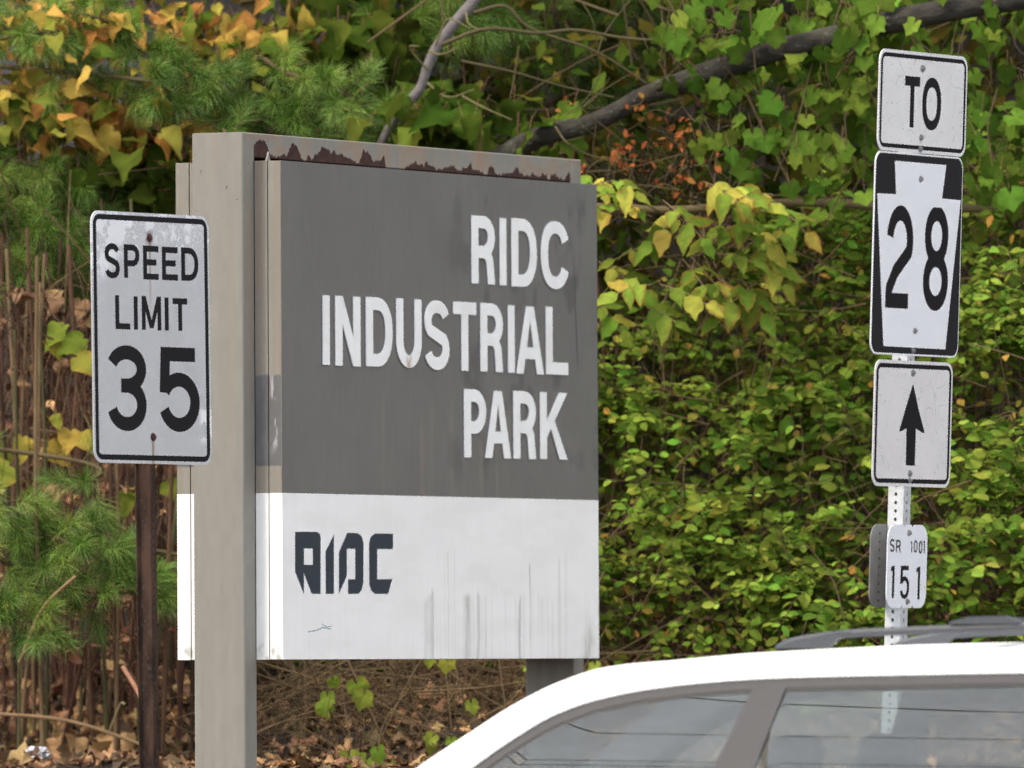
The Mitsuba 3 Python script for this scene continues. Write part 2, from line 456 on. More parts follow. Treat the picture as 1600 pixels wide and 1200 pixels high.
def frame_paint(p, n, uv):
    u, v = mon_uv(p)
    w = (p.x - float(MC[0])) * float(MON.n[0]) + (p.y - float(MC[1])) * float(MON.n[1])
    c = mi.Color3f(0.222, 0.212, 0.188) * (0.92 + 0.16 * fbm(u * 8 + w * 35, v * 0.9, 2.0, 3)) * (0.96 + 0.08 * noise(u * 60 + w * 60, v * 18, 0.0))
    tan = smoothstep(0.50, 0.72, noise(w * 45 + u * 20, v * 0.55, 6.0)) * smoothstep(-0.6, 0.9, v)
    c = mix(c, mi.Color3f(0.270, 0.205, 0.150), tan * 0.6)
    # rust and lifted paint along the lower lip of the rail: ragged, in tongues
    where = smoothstep(0.20, 0.30, noise(u * 6.5, 0.0, 4.0) + 0.35 * smoothstep(-0.2, -1.0, u))
    tongue = 0.862 + where * (0.020 + 0.046 * smoothstep(0.25, 0.95, noise(u * 13.0, 0.0, 14.0)) * smoothstep(0.35, -0.5, u) + 0.016 * noise(u * 37, 1.0, 0.0)) + 0.020 * smoothstep(0.45, 0.75, noise(u * 24, 3.0, 0.0)) * smoothstep(-0.4, 0.2, u)
    tongue = tongue + where * 0.016 * (noise(u * 95, v * 40, 2.0) - 0.45)
    r = smoothstep(0.0035, -0.0025, v - tongue) * smoothstep(0.862, 0.868, v) * smoothstep(-1.226, -1.216, u) * smoothstep(1.235, 1.215, u)
    speck = smoothstep(0.74, 0.80, fbm(u * 70, v * 70, w * 70, 3)) * 0.7 * smoothstep(0.55, 0.7, v)
    stain = smoothstep(0.62, 0.78, fbm(u * 8, v * 22, 9.0, 3)) * smoothstep(0.84, 0.90, v) * 0.4
    c = mix(c, mi.Color3f(0.27, 0.165, 0.11), stain)
    return mix(c, rust_c(u, v), dr.maximum(r, speck))


principled("sign_grey", mikit.proc(grey_paint), 0.6, specular=0.3)
principled("sign_white", mikit.proc(white_paint), 0.55, specular=0.3)
principled("sign_edge", mikit.proc(edge_paint), 0.55, specular=0.3)
principled("frame_steel", mikit.proc(frame_paint), 0.55, specular=0.3)


def letter_paint(p, n, uv):
    u, v = mon_uv(p)
    c = mi.Color3f(0.84, 0.845, 0.84) * (0.95 + 0.08 * fbm(u * 14, v * 9, 3.0, 3))
    dr1 = dr.sqrt(dr.square((u + 0.283) * 1.0) + dr.square((v - 0.175) * 0.8))
    spot = smoothstep(0.055, 0.01, dr1 + 0.03 * fbm(u * 60, v * 40, 1.0, 2))
    film = smoothstep(0.60, 0.78, fbm(u * 11, v * 8, 12.0, 3)) * 0.14
    c = mix(c, mi.Color3f(0.50, 0.46, 0.38), film)
    return mix(c, mi.Color3f(0.33, 0.20, 0.09), spot * 0.8)


principled("letter_white", mikit.proc(letter_paint), 0.45)
principled("letter_edge", (0.13, 0.13, 0.15), 0.5)
principled("logo_blue", (0.030, 0.043, 0.056), 0.5)

mon = thing("entrance_sign", "large grey and white double sided industrial park sign in a steel post frame", "sign")
PF = -MT                                   # front plane of the frame
for u0, u1, lab in ((-1.303, -1.214, None), (1.231, 1.312, None)):
    part(mon, "post", MON.block(u0, u1, -2.2, 0.961, PF - PD, PF, 0.004), "frame_steel", label=lab)
part(mon, "top_rail", MON.block(-1.214, 1.231, 0.876, 0.9608, PF - PD + 0.0015, PF - 0.0015, 0.003), "frame_steel", label="top rail with rusted ragged lower lip")
TS = 0.0515                                # half tray
for back in (0, 1):
    off = 0.0 if not back else PF - PD - 0.002
    k = part(mon, "panel" if not back else "rear_panel", MON.block(-MW / 2, MW / 2, -MH / 2, MH / 2, off - MT + 0.002, off - TS - 0.0025, 0.0015), "sign_edge")
    k2 = fresh(f"{k}__tray")
    put(k2, MON.block(-MW / 2 + 0.001, MW / 2 - 0.001, -MH / 2 + 0.001, MH / 2 - 0.001, off - TS, off - 0.002, 0.0015), "sign_edge")
    k2 = fresh(f"{k}__core")
    put(k2, MON.block(-MW / 2 + 0.006, MW / 2 - 0.006, -MH / 2 + 0.006, MH / 2 - 0.006, off - TS - 0.004, off - TS + 0.001), "sign_edge")
    f0, f1 = (-0.0035, 0.0) if not back else (off - MT + 0.0005, off - MT + 0.004)
    put(fresh(f"{k}__grey_sheet"), MON.slab(box(-MW / 2 + 0.0005, SEAM, MW / 2 - 0.0005, MH / 2 - 0.0005), f0, f1), "sign_grey")
    put(fresh(f"{k}__white_sheet"), MON.slab(box(-MW / 2 + 0.0005, -MH / 2 + 0.0005, MW / 2 - 0.0005, SEAM), f0, f1), "sign_white")
LET = [('R', 0.2085, 0.4764, 0.3893, 0.7197), ('I', 0.4301, 0.4754, 0.4797, 0.7168), ('D', 0.5232, 0.4742, 0.7218, 0.7199), ('C', 0.7576, 0.4734, 0.9763, 0.7192),
       ('I', -0.9291, 0.162, -0.8797, 0.404), ('N', -0.8352, 0.1609, -0.649, 0.4049), ('D', -0.6056, 0.1636, -0.4068, 0.4066), ('U', -0.3752, 0.1638, -0.1842, 0.408),
       ('S', -0.1597, 0.1615, 0.0307, 0.408), ('T', 0.0629, 0.1625, 0.2401, 0.4079), ('R', 0.2751, 0.1634, 0.4488, 0.4087), ('I', 0.4923, 0.1631, 0.5417, 0.4058),
       ('A', 0.5577, 0.1615, 0.7745, 0.405), ('L', 0.7935, 0.1636, 0.9701, 0.4082),
       ('P', 0.1441, -0.1455, 0.3143, 0.0979), ('A', 0.3078, -0.1454, 0.5096, 0.0955), ('R', 0.5313, -0.1448, 0.707, 0.0984), ('K', 0.7438, -0.1432, 0.9597, 0.0982)]
for ch, *b in LET:
    g = glyph(ch, *b, 0.0445, 0.0515)
    k = part(mon, "letter", MON.slab(g, 0.0005, 0.0075), "letter_white")
    put(fresh(f"{k}__backing"), MON.slab(g.buffer(0.0012, join_style="mitre"), -0.0008, 0.0040), "letter_edge")
LOGO = {"R": [(-1.1303, -0.4215), (-0.9742, -0.4203), (-0.9505, -0.4267), (-0.9436, -0.44), (-0.9455, -0.6359), (-1.0096, -0.6361), (-1.061, -0.5719), (-1.068, -0.5586), (-1.0688, -0.6363), (-1.1317, -0.559)],
        "I": [(-0.906, -0.4888), (-0.8444, -0.4304), (-0.8465, -0.6356), (-0.9051, -0.6358)],
        "D": [(-0.7428, -0.4217), (-0.6684, -0.4223), (-0.6396, -0.431), (-0.623, -0.4555), (-0.6259, -0.5968), (-0.6367, -0.6192), (-0.661, -0.635), (-0.7393, -0.6352), (-0.7388, -0.5838), (-0.6845, -0.5836), (-0.6834, -0.4772), (-0.7482, -0.4777), (-0.7492, -0.5727), (-0.8073, -0.6332), (-0.8058, -0.4903)],
        "C": [(-0.5333, -0.4223), (-0.3988, -0.4224), (-0.3994, -0.4764), (-0.5193, -0.4772), (-0.5204, -0.5828), (-0.4063, -0.5823), (-0.4385, -0.6342), (-0.5355, -0.6346), (-0.5644, -0.6234), (-0.5787, -0.6033), (-0.5796, -0.4597), (-0.5672, -0.4349)]}
for ch, pts in LOGO.items():
    g = Polygon(pts).buffer(0)
    if ch == "R":
        g = g.difference(Polygon([(-1.0672, -0.4787), (-1.0, -0.4783), (-1.0005, -0.535), (-1.0678, -0.5353)]))
    part(mon, "logo_letter", MON.slab(g, -0.001, 0.0012), "logo_blue", label="blue black slanted logo letter")
# little tab of lifted sheet metal on the panel's upper corner, and a blue scuff on the white sheet
part(mon, "metal_tab", MON.slab(Polygon([(-1.222, 0.8628), (-1.19, 0.8628), (-1.2, 0.875), (-1.205, 0.895), (-1.212, 0.878)]), -0.062, -0.056), "sign_edge")
sc = unary_union([LineString([(-1.04, -0.768), (-0.97, -0.762), (-0.93, -0.752), (-0.87, -0.758)]).buffer(0.0022), LineString([(-0.93, -0.742), (-0.90, -0.750), (-0.86, -0.748)]).buffer(0.0018)])
principled("blue_scuff", (0.30, 0.40, 0.43), 0.6)
part(mon, "scuff_mark", MON.slab(sc, -0.001, 0.0006), "blue_scuff")

# ------------------------------------------------------------------ road signs
def plate_border(w, h, r, inset, width):
    return rounded(w - 2 * inset, h - 2 * inset, r - inset * 0.6).difference(rounded(w - 2 * inset - 2 * width, h - 2 * inset - 2 * width, max(r - inset - width, 0.008)))


def bolt(pl, parent, u, v, mat, r=0.012, n0=0.0, name="bolt"):
    ms = []
    for rad, a, b, nseg in ((r, n0 - 0.002, n0 + 0.002, 14), (r * 0.62, n0 + 0.001, n0 + 0.008, 6)):
        ms.append(pl.slab(Polygon([(u + rad * math.cos(t), v + rad * math.sin(t)) for t in np.arange(nseg) / nseg * 2 * np.pi]), a, b))
    return part(parent, name, trimesh.util.concatenate(ms), mat)


def local_uv(pl):
    c, u, v = pl.c, pl.u, pl.v
    return lambda p: ((p.x - float(c[0])) * float(u[0]) + (p.y - float(c[1])) * float(u[1]) + (p.z - float(c[2])) * float(u[2]),
                      (p.x - float(c[0])) * float(v[0]) + (p.y - float(c[1])) * float(v[1]) + (p.z - float(c[2])) * float(v[2]))


SP = Plane([-1.0936, 34.9835, 2.5025], 0.97531, -0.0136, 0.00191)
sp_uv = local_uv(SP)


def speed_face(p, n, uv):
    u, v = sp_uv(p)
    c = mi.Color3f(0.455, 0.455, 0.465) * (0.93 + 0.12 * fbm(u * 14, v * 8, 2.0, 4)) * (0.97 + 0.06 * noise(u * 160, v * 200, 0.0))
    # old sheeting crazed and flaking pale across the top
    d1 = voronoi(u * 75 + 2 * noise(u * 50, v * 50, 0.0), v * 60 + 2 * noise(u * 50, v * 50, 4.0))
    craze = smoothstep(0.13, 0.03, d1[1] - d1[0])
    zone = smoothstep(0.255, 0.325, v + 0.06 * fbm(u * 18, v * 18, 3.0, 3) - 0.10 * smoothstep(-0.08, -0.28, u) * -1.0 - 0.02) * smoothstep(0.02, 0.10, noise(u * 30, v * 30, 9.0))
    bare = smoothstep(0.50, 0.62, fbm(u * 26, v * 26, 6.0, 3) + 0.25 * smoothstep(0.0, -0.2, u) - 0.05) * zone
    c = mix(c, mi.Color3f(0.72, 0.72, 0.74), dr.clip(zone * craze * 0.9 + bare * 0.8, 0, 0.9))
    chip = smoothstep(0.62, 0.68, fbm(u * 34, v * 22, 8.0, 3) + 0.14) * smoothstep(0.235, 0.262, u) * smoothstep(-0.20, -0.22, v) * smoothstep(-0.325, -0.29, v)
    c = mix(c, mi.Color3f(0.78, 0.78, 0.78), chip)
    sm = smoothstep(0.55, 0.72, fbm(u * 9, v * 9, 15.0, 3)) * smoothstep(-0.1, -0.3, v) * 0.3
    c = mix(c, mi.Color3f(0.33, 0.33, 0.33), sm)
    # rust runs below the two bolts
    w = 0.006 + 0.003 * noise(v * 30, 0.0, 0.0)
    run1 = smoothstep(w, w * 0.4, dr.abs(u + 0.004)) * smoothstep(0.31, 0.29, v) * smoothstep(0.02, 0.27, v) * 0.75
    run2 = smoothstep(w, w * 0.5, dr.abs(u + 0.001)) * smoothstep(-0.29, -0.31, v) * 0.85
    halo = smoothstep(0.032, 0.010, dr.sqrt(dr.square(u + 0.006) + dr.square((v - 0.307) * 0.8)) + 0.01 * noise(u * 90, v * 90, 0.0)) * 0.7
    c = mix(c, mi.Color3f(0.25, 0.17, 0.10), dr.maximum(run1, run2))
    return mix(c, mi.Color3f(0.10, 0.045, 0.035), halo)


def grey_face(pl, base, seed):
    f = local_uv(pl)

    def fn(p, n, uv):
        u, v = f(p)
        c = mi.Color3f(*base) * (0.95 + 0.09 * fbm(u * 9, v * 9, float(seed), 4)) * (0.985 + 0.03 * noise(u * 200, v * 120, 0.0))
        d = voronoi(u * 7 + 1.2 * noise(u * 9, v * 9, float(seed)), v * 7 + 1.2 * noise(u * 9, v * 9, seed + 4.0))
        crack = smoothstep(0.020, 0.006, d[1] - d[0]) * smoothstep(0.35, 0.6, noise(u * 12, v * 12, seed + 2.0))
        c = mix(c, mi.Color3f(*[x * 0.62 for x in base]), crack * 0.55)
        spot = smoothstep(0.80, 0.86, fbm(u * 120, v * 120, seed + 1.0, 2))
        return mix(c, mi.Color3f(0.25, 0.24, 0.22), spot * 0.5)

    return mikit.proc(fn)


principled("speed_sheet", mikit.proc(speed_face), 0.45)
sl = thing("speed_limit_sign", "weathered white speed limit 35 sign with peeling top on rusty brown post", "sign")
pk = part(sl, "plate", SP.slab(rounded(0.61, 0.762, 0.038), -0.0025, 0.0), "speed_sheet")
put(fresh(f"{pk}__border"), SP.slab(plate_border(0.61, 0.762, 0.038, 0.0095, 0.0165), -0.0006, 0.0007), "black_print")
put(fresh(f"{pk}__back"), SP.slab(rounded(0.609, 0.761, 0.038), -0.0042, -0.0027), "sign_back")
SLET = [('S', -0.237, 0.1776, -0.1608, 0.2842), ('P', -0.1385, 0.1812, -0.0593, 0.2833), ('E', -0.0396, 0.179, 0.04, 0.2823), ('E', 0.0582, 0.1797, 0.1398, 0.2813), ('D', 0.1581, 0.1806, 0.2468, 0.2823),
        ('L', -0.1866, 0.0247, -0.1109, 0.1276), ('I', -0.0912, 0.0253, -0.0714, 0.1264), ('M', -0.0499, 0.0253, 0.0495, 0.1285), ('I', 0.0688, 0.0261, 0.0886, 0.1266), ('T', 0.111, 0.0268, 0.1861, 0.1264)]
for ch, *b in SLET:
    put(fresh(f"{pk}__letter"), SP.slab(glyph(ch, *b, 0.0185, 0.0195), -0.0006, 0.0008), "black_print")
for ch, *b in [('3', -0.2299, -0.2836, -0.0323, -0.0233), ('5', 0.0372, -0.2818, 0.244, -0.0241)]:
    put(fresh(f"{pk}__numeral"), SP.slab(glyph(ch, *b, 0.043, 0.047), -0.0006, 0.0008), "black_print")
bolt(SP, sl, -0.0063, 0.3054, "rusty_bolt", 0.013)
bolt(SP, sl, -0.0011, -0.2996, "rusty_bolt", 0.013)


def rusty(p, n, uv):
    a = fbm(p.x * 30, p.y * 30, p.z * 6, 4)
    b = fbm(p.x * 120, p.y * 120, p.z * 90, 2)
    c = mix(mi.Color3f(0.022, 0.013, 0.010), mi.Color3f(0.066, 0.037, 0.026), smoothstep(0.3, 0.7, a))
    return mix(c, mi.Color3f(0.065, 0.055, 0.050), smoothstep(0.62, 0.75, b) * 0.5)


principled("rusty_post", mikit.proc(rusty), 0.85, specular=0.15)
# hat-section channel: web against the plate, legs and flanges behind it, with holes down the web
web = [(-0.039, -0.042), (-0.039, -0.0385), (-0.0245, -0.0385), (-0.0145, -0.0045), (0.0145, -0.0045), (0.0245, -0.0385), (0.039, -0.0385), (0.039, -0.042), (0.0215, -0.042), (0.0115, -0.0085), (-0.0115, -0.0085), (-0.0215, -0.042)]
pm = trimesh.creation.extrude_polygon(Polygon(web), 2.3 + 0.33, engine="earcut")
pv = pm.vertices.copy()
pv = np.stack([pv[:, 0], pv[:, 2] - 2.3, pv[:, 1]], 1)
part(sl, "post", SP.mesh(trimesh.Trimesh(pv, pm.faces[:, ::-1], process=False)), "rusty_post", label="rusty brown channel post")
principled("hole_dark", (0.015, 0.012, 0.011), 0.9)
hv = [SP.slab(Point(0, v).buffer(0.0045, quad_segs=3), -0.0048, -0.0040) for v in np.arange(-0.40, -1.3, -0.0254)]
part(sl, "post_holes", trimesh.util.concatenate(hv), "hole_dark", kind="stuff")

RT = Plane([1.2283, 34.8535, 2.74], 1.08825, 0.03706, -0.0004)
rt = thing("route_sign_assembly", "route marker signs stacked on a perforated square steel post behind the white car", "sign")


def holed(u0, u1, v0, v1, holes, axis_plane):
    g = box(u0, v0, u1, v1)
    return g.difference(unary_union(holes))


vs = np.arange(0.57, -2.55, -0.0254)
PC, PHW = -0.0155, 0.0255         # post centre in u, half width
NP = -0.004
front = holed(PC - PHW, PC + PHW, -2.55, 0.585, [Point(PC, v).buffer(0.0056, quad_segs=4) for v in vs], 0)
side = holed(-PHW, PHW, -2.55, 0.585, [Point(0, v).buffer(0.0056, quad_segs=4) for v in vs], 0)
fm = RT.slab(front, NP - 0.0027, NP)
bm = RT.slab(front, NP - 2 * PHW, NP - 2 * PHW + 0.0027)
sm_ = trimesh.creation.extrude_polygon(side, 0.0027, engine="earcut")


def side_mesh(u0):
    v = sm_.vertices
    return RT.mesh(trimesh.Trimesh(np.stack([u0 + v[:, 2], v[:, 1], NP - PHW + v[:, 0] * (PHW - 0.0028) / PHW], 1), sm_.faces[:, ::-1], process=False))


part(rt, "post", trimesh.util.concatenate([fm, bm, side_mesh(PC - PHW), side_mesh(PC + PHW - 0.0027)]), "galvanized", label="perforated galvanized square post")


def sub(k, name, mesh, mat):
    put(fresh(f"{k}__{name}"), mesh, mat)


def shift(pl, u, v):
    q = Plane.__new__(Plane)
    q.c, q.u, q.v, q.n = pl.to(np.array([u, v, 0.0])), pl.u, pl.v, pl.n
    return q


TOP = shift(RT, 0.012, 0.4607)
principled("to_sheet", grey_face(TOP, (0.68, 0.675, 0.67), 3), 0.45)
k = part(rt, "direction_plate", TOP.slab(rounded(0.615, 0.3055, 0.038), -0.0025, 0.0), "to_sheet", label="upper plate that reads TO")
sub(k, "border", TOP.slab(plate_border(0.615, 0.3055, 0.038, 0.0100, 0.0125), -0.0006, 0.0007), "black_print")
for ch, *b in [('T', -0.1284, -0.077, -0.0249, 0.0775), ('O', -0.0046, -0.0806, 0.1263, 0.0793)]:
    sub(k, "letter", TOP.slab(glyph(ch, *b, 0.0295, 0.0275), -0.0006, 0.0008), "black_print")
sub(k, "back", TOP.slab(rounded(0.614, 0.3045, 0.038), -0.0040, -0.0027), "sign_back")
principled("shield_white", mikit.proc(lambda p, n, uv: mi.Color3f(0.76, 0.77, 0.80) * (0.97 + 0.04 * fbm(p.x * 30, p.y * 30, p.z * 12, 3)) * (0.985 + 0.02 * noise(p.x * 9, p.y * 9, p.z * 330))), 0.4)
principled("shield_black", (0.014, 0.015, 0.018), 0.5, specular=0.25)
k = part(rt, "shield_plate", RT.slab(rounded(0.613, 0.611, 0.038), -0.0025, 0.0), "shield_white", label="black plate with white keystone and 28")
KEY = Polygon([(-0.1734, 0.2794), (0.188, 0.2788), (0.1642, 0.1767), (0.2962, 0.1754), (0.2157, -0.2815), (-0.2181, -0.2805), (-0.289, 0.1773), (-0.1590, 0.1786)])
sub(k, "black_ground", RT.slab(rounded(0.603, 0.601, 0.036).difference(KEY), -0.0006, 0.0007), "shield_black")
for ch, *b in [('2', -0.2128, -0.1649, -0.0308, 0.1462), ('8', 0.0456, -0.1664, 0.2196, 0.1481)]:
    sub(k, "numeral", RT.slab(glyph(ch, *b, 0.046, 0.043), -0.0006, 0.0008), "black_print")
sub(k, "back", RT.slab(rounded(0.611, 0.609, 0.038), -0.0040, -0.0027), "sign_back")
ARW = shift(RT, 0.002, -0.5117)
principled("arrow_sheet", grey_face(ARW, (0.66, 0.64, 0.635), 8), 0.45)
k = part(rt, "arrow_plate", ARW.slab(rounded(0.543, 0.381, 0.038), -0.0025, 0.0), "arrow_sheet", label="lower plate with a black upward arrow")
sub(k, "border", ARW.slab(plate_border(0.543, 0.381, 0.038, 0.0100, 0.0135), -0.0006, 0.0007), "black_print")
AR = Polygon([(-0.0062, 0.121), (0.035, 0.048), (0.0806, -0.0205), (0.0790, -0.0265), (0.066, -0.0255), (0.0217, -0.0135), (0.0202, -0.1267), (-0.0412, -0.1257), (-0.044, -0.0132), (-0.079, -0.0235), (-0.0905, -0.0245), (-0.0917, -0.0184), (-0.052, 0.048)])
sub(k, "arrow", ARW.slab(AR, -0.0006, 0.0008), "black_print")
sub(k, "back", ARW.slab(rounded(0.541, 0.379, 0.038), -0.0040, -0.0027), "sign_back")
MK = shift(RT, PC + 0.004, -0.9432)
principled("marker_sheet", mikit.proc(lambda p, n, uv: mix(mi.Color3f(0.73, 0.745, 0.78), mi.Color3f(0.32, 0.16, 0.09), smoothstep(0.70, 0.80, fbm(p.x * 40, p.y * 40, p.z * 40, 3)) * 0.5)), 0.4)
notch = unary_union([Point(u, s * 0.1265).buffer(0.008) for u, s in ((-0.02, 1), (0.035, 1), (-0.03, -1), (0.045, -1))])
k = part(rt, "marker_plate", MK.slab(rounded(0.277, 0.252, 0.045).difference(notch), -0.0025, 0.0), "marker_sheet", label="small white plate that reads SR 1001 151")
du, dv = PC + 0.004, -0.9432
for ch, *b, t, nm in [('S', -0.134, -0.9002, -0.1029, -0.8606, 0.0062, "letter"), ('R', -0.0917, -0.9009, -0.0606, -0.8632, 0.0062, "letter"), ('1', 0.0100, -0.9004, 0.0199, -0.8674, 0.005, "numeral"), ('0', 0.031, -0.9012, 0.0578, -0.8634, 0.0058, "numeral"),
                      ('0', 0.0669, -0.9039, 0.0916, -0.8651, 0.0058, "numeral"), ('1', 0.0996, -0.9037, 0.1083, -0.8649, 0.005, "numeral"), ('1', -0.1227, -1.0393, -0.0983, -0.9417, 0.013, "numeral"), ('5', -0.0559, -1.042, 0.0065, -0.9413, 0.0135, "numeral"), ('1', 0.0558, -1.0427, 0.0805, -0.9438, 0.013, "numeral")]:
    sub(k, nm, MK.slab(glyph(ch, b[0] - du, b[1] - dv, b[2] - du, b[3] - dv, t, t * 1.05), -0.0006, 0.0008), "black_print")
g = rounded(0.277, 0.252, 0.045)
k = part(rt, "rear_marker_plate", MK.slab(g, NP - 2 * PHW - 0.005, NP - 2 * PHW - 0.0015), "sign_back", label="grey back of the second small plate")
sub(k, "stain_dots", trimesh.util.concatenate([MK.slab(Point(-0.078, v).buffer(0.0045, quad_segs=3), NP - 2 * PHW - 0.0017, NP - 2 * PHW - 0.0010) for v in np.arange(-0.105, 0.11, 0.0254)]), "rusty_post")
for u, v, r, m in [(0.008, 0.2297, 0.010, "bolt_metal"), (-0.0033, -0.23, 0.010, "bolt_metal"), (-0.013, -0.2903, 0.010, "bolt_metal"), (0.0004, 0.5639, 0.012, "bolt_metal"), (0.0024, 0.3555, 0.011, "bolt_metal"), (0.0001, 0.3205, 0.011, "bolt_metal"),
                   (-0.0085, -0.358, 0.011, "bolt_metal"), (-0.0119, -0.6623, 0.011, "bolt_metal"), (-0.0106, -0.6836, 0.009, "bolt_metal"), (-0.0051, -0.8424, 0.010, "bolt_metal"), (-0.0055, -1.0497, 0.010, "bolt_metal")]:
    bolt(RT, rt, u, v, m, r)
# ------------------------------------------------------------------ the white station wagon in the near lane
CA = math.radians(20)
HD = np.array([-math.cos(CA), math.sin(CA), 0])          # heading
LF = np.array([-math.sin(CA), -math.cos(CA), 0])         # its left side, which the camera sees
CO = np.array([0.9103, 31.6202, 0.0])


def car(p):
    p = np.asarray(p, float)
    return CO + p[..., :1] * HD + p[..., 1:2] * LF + p[..., 2:3] * np.array([0, 0, 1.0])


def carmesh(v, f):
    v = car(np.asarray(v, float).reshape(-1, 3))
    f = np.asarray(f)
    return trimesh.Trimesh(v, f if f.shape[1] == 3 else np.vstack([f[:, [0, 1, 2]], f[:, [0, 2, 3]]]), process=False)


def grid_faces(n, m, close=False):
    f = []
    for i in range(n - 1):
        for j in range(m if close else m - 1):
            a, b = i * m + j, i * m + (j + 1) % m
            f.append([a, b, b + m, a + m])
    return np.array(f)


UP = np.array([(-2.15, 1.40), (-2.05, 1.47), (-1.9, 1.515), (-1.5, 1.552), (-1.0, 1.563), (-0.678, 1.561), (-0.282, 1.555), (0.001, 1.545), (0.173, 1.537), (0.368, 1.518), (0.506, 1.494), (0.61, 1.462), (0.727, 1.409), (0.866, 1.327), (1.029, 1.225), (1.20, 1.105), (1.36, 0.99)])
LO = np.array([(-2.15, 1.36), (-2.0, 1.425), (-1.8, 1.455), (-1.4, 1.474), (-1.0, 1.477), (-0.721, 1.476), (-0.384, 1.472), (-0.045, 1.466), (0.126, 1.458), (0.319, 1.439), (0.492, 1.408), (0.606, 1.371), (0.723, 1.308), (0.856, 1.222), (1.0, 1.115), (1.15, 1.0), (1.25, 0.92)])
half = lambda z: 0.66 + (1.47 - z) * 0.36
UP[:, 0] -= 0.364 * np.maximum(half(UP[:, 1]) - 0.125 - 0.535, 0) * (UP[:, 0] > 0.4)
LO[:, 0] -= 0.364 * np.maximum(half(LO[:, 1]) - 0.66, 0) * (LO[:, 0] > 0.4)
from scipy.interpolate import PchipInterpolator
UP[:, 1] -= np.interp(UP[:, 0], [0.2, 0.5], [0.020, 0.0])
up, lo = PchipInterpolator(*UP.T), PchipInterpolator(*LO.T)


def flank(z):
    """half width of the glass house at height z"""
    return 0.66 + (1.47 - z) * 0.36


principled("car_white", (0.80, 0.80, 0.80), 0.28, specular=0.5, clearcoat=0.8, clearcoat_gloss=0.95)
principled("car_trim", (0.058, 0.057, 0.062), 0.55, specular=0.35)
principled("car_black", (0.018, 0.018, 0.02), 0.5)
principled("car_inside", (0.16, 0.16, 0.165), 0.9)
principled("rail_grey", (0.055, 0.060, 0.070), 0.5)
principled("tyre_rubber", (0.02, 0.02, 0.02), 0.85)
principled("rim_metal", (0.5, 0.5, 0.52), 0.35, metallic=0.7)
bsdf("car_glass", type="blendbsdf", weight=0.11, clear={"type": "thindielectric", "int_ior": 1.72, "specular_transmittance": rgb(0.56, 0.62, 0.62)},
     film={"type": "twosided", "bsdf": {"type": "diffuse", "reflectance": mikit.proc(lambda p, n, uv: mi.Color3f(0.24, 0.265, 0.27) * (0.7 + 0.6 * fbm(p.x * 6, p.y * 6, p.z * 26, 3)))}})  # dusty layer; its teal tint paints in the haze the panes reflect
bsdf("screen_glass", type="thindielectric", int_ior=1.35, specular_transmittance=rgb(0.6, 0.63, 0.63), specular_reflectance=rgb(0.03, 0.035, 0.035))
cw = thing("station_wagon", "white station wagon with grey roof rails passing in front of the signs", "car")
xs = np.concatenate([np.linspace(-2.12, -1.7, 8), np.linspace(-1.6, 0.2, 22), np.linspace(0.26, 1.16, 40)])
for side in (1, -1):
    V, W = [], []
    for x in xs:
        zl, zu = float(lo(x)), float(up(x))
        h = zu - zl
        yl = flank(zl)
        V += [(x, side * y, z) for y, z in ((yl - 0.006, zl + 0.004), (yl, zl), (yl - 0.002, zl + 0.25 * h), (yl - 0.014, zl + 0.55 * h), (yl - 0.042, zl + 0.82 * h), (yl - 0.080, zl + 0.97 * h), (yl - 0.125, zu + 0.002))]
        W += [(x, side * y, z) for y, z in ((yl - 0.028, zl + 0.002), (yl - 0.060, zl + 0.3 * h), (yl - 0.130, zu - 0.012), (yl - 0.130, zu - 0.003), (yl - 0.050, zl + 0.45 * h), (yl - 0.008, zl + 0.006))]
    part(cw, "roof_side", carmesh(V, grid_faces(len(xs), 7, True)), "car_white", 50)
    part(cw, "inner_trim", carmesh(W, grid_faces(len(xs), 6, True)), "car_inside", 50)
xr = np.concatenate([np.linspace(-2.12, -1.7, 8), np.linspace(-1.6, 0.50, 24)])
ys = np.linspace(-1, 1, 25)
V = []
for x in xr:
    zu = float(up(x))
    w = flank(float(lo(x))) - 0.127
    V += [(x, w * t, zu + 0.001 + 0.020 * (1 - t * t) * np.clip((0.52 - x) / 0.3, 0, 1)) for t in ys]
roof = part(cw, "roof", carmesh(V, grid_faces(len(xr), len(ys))), "car_white", True)
V2 = [(x, y, z - 0.03) for x, y, z in V]
part(cw, "headliner", carmesh(V2, grid_faces(len(xr), len(ys))), "car_inside", True)
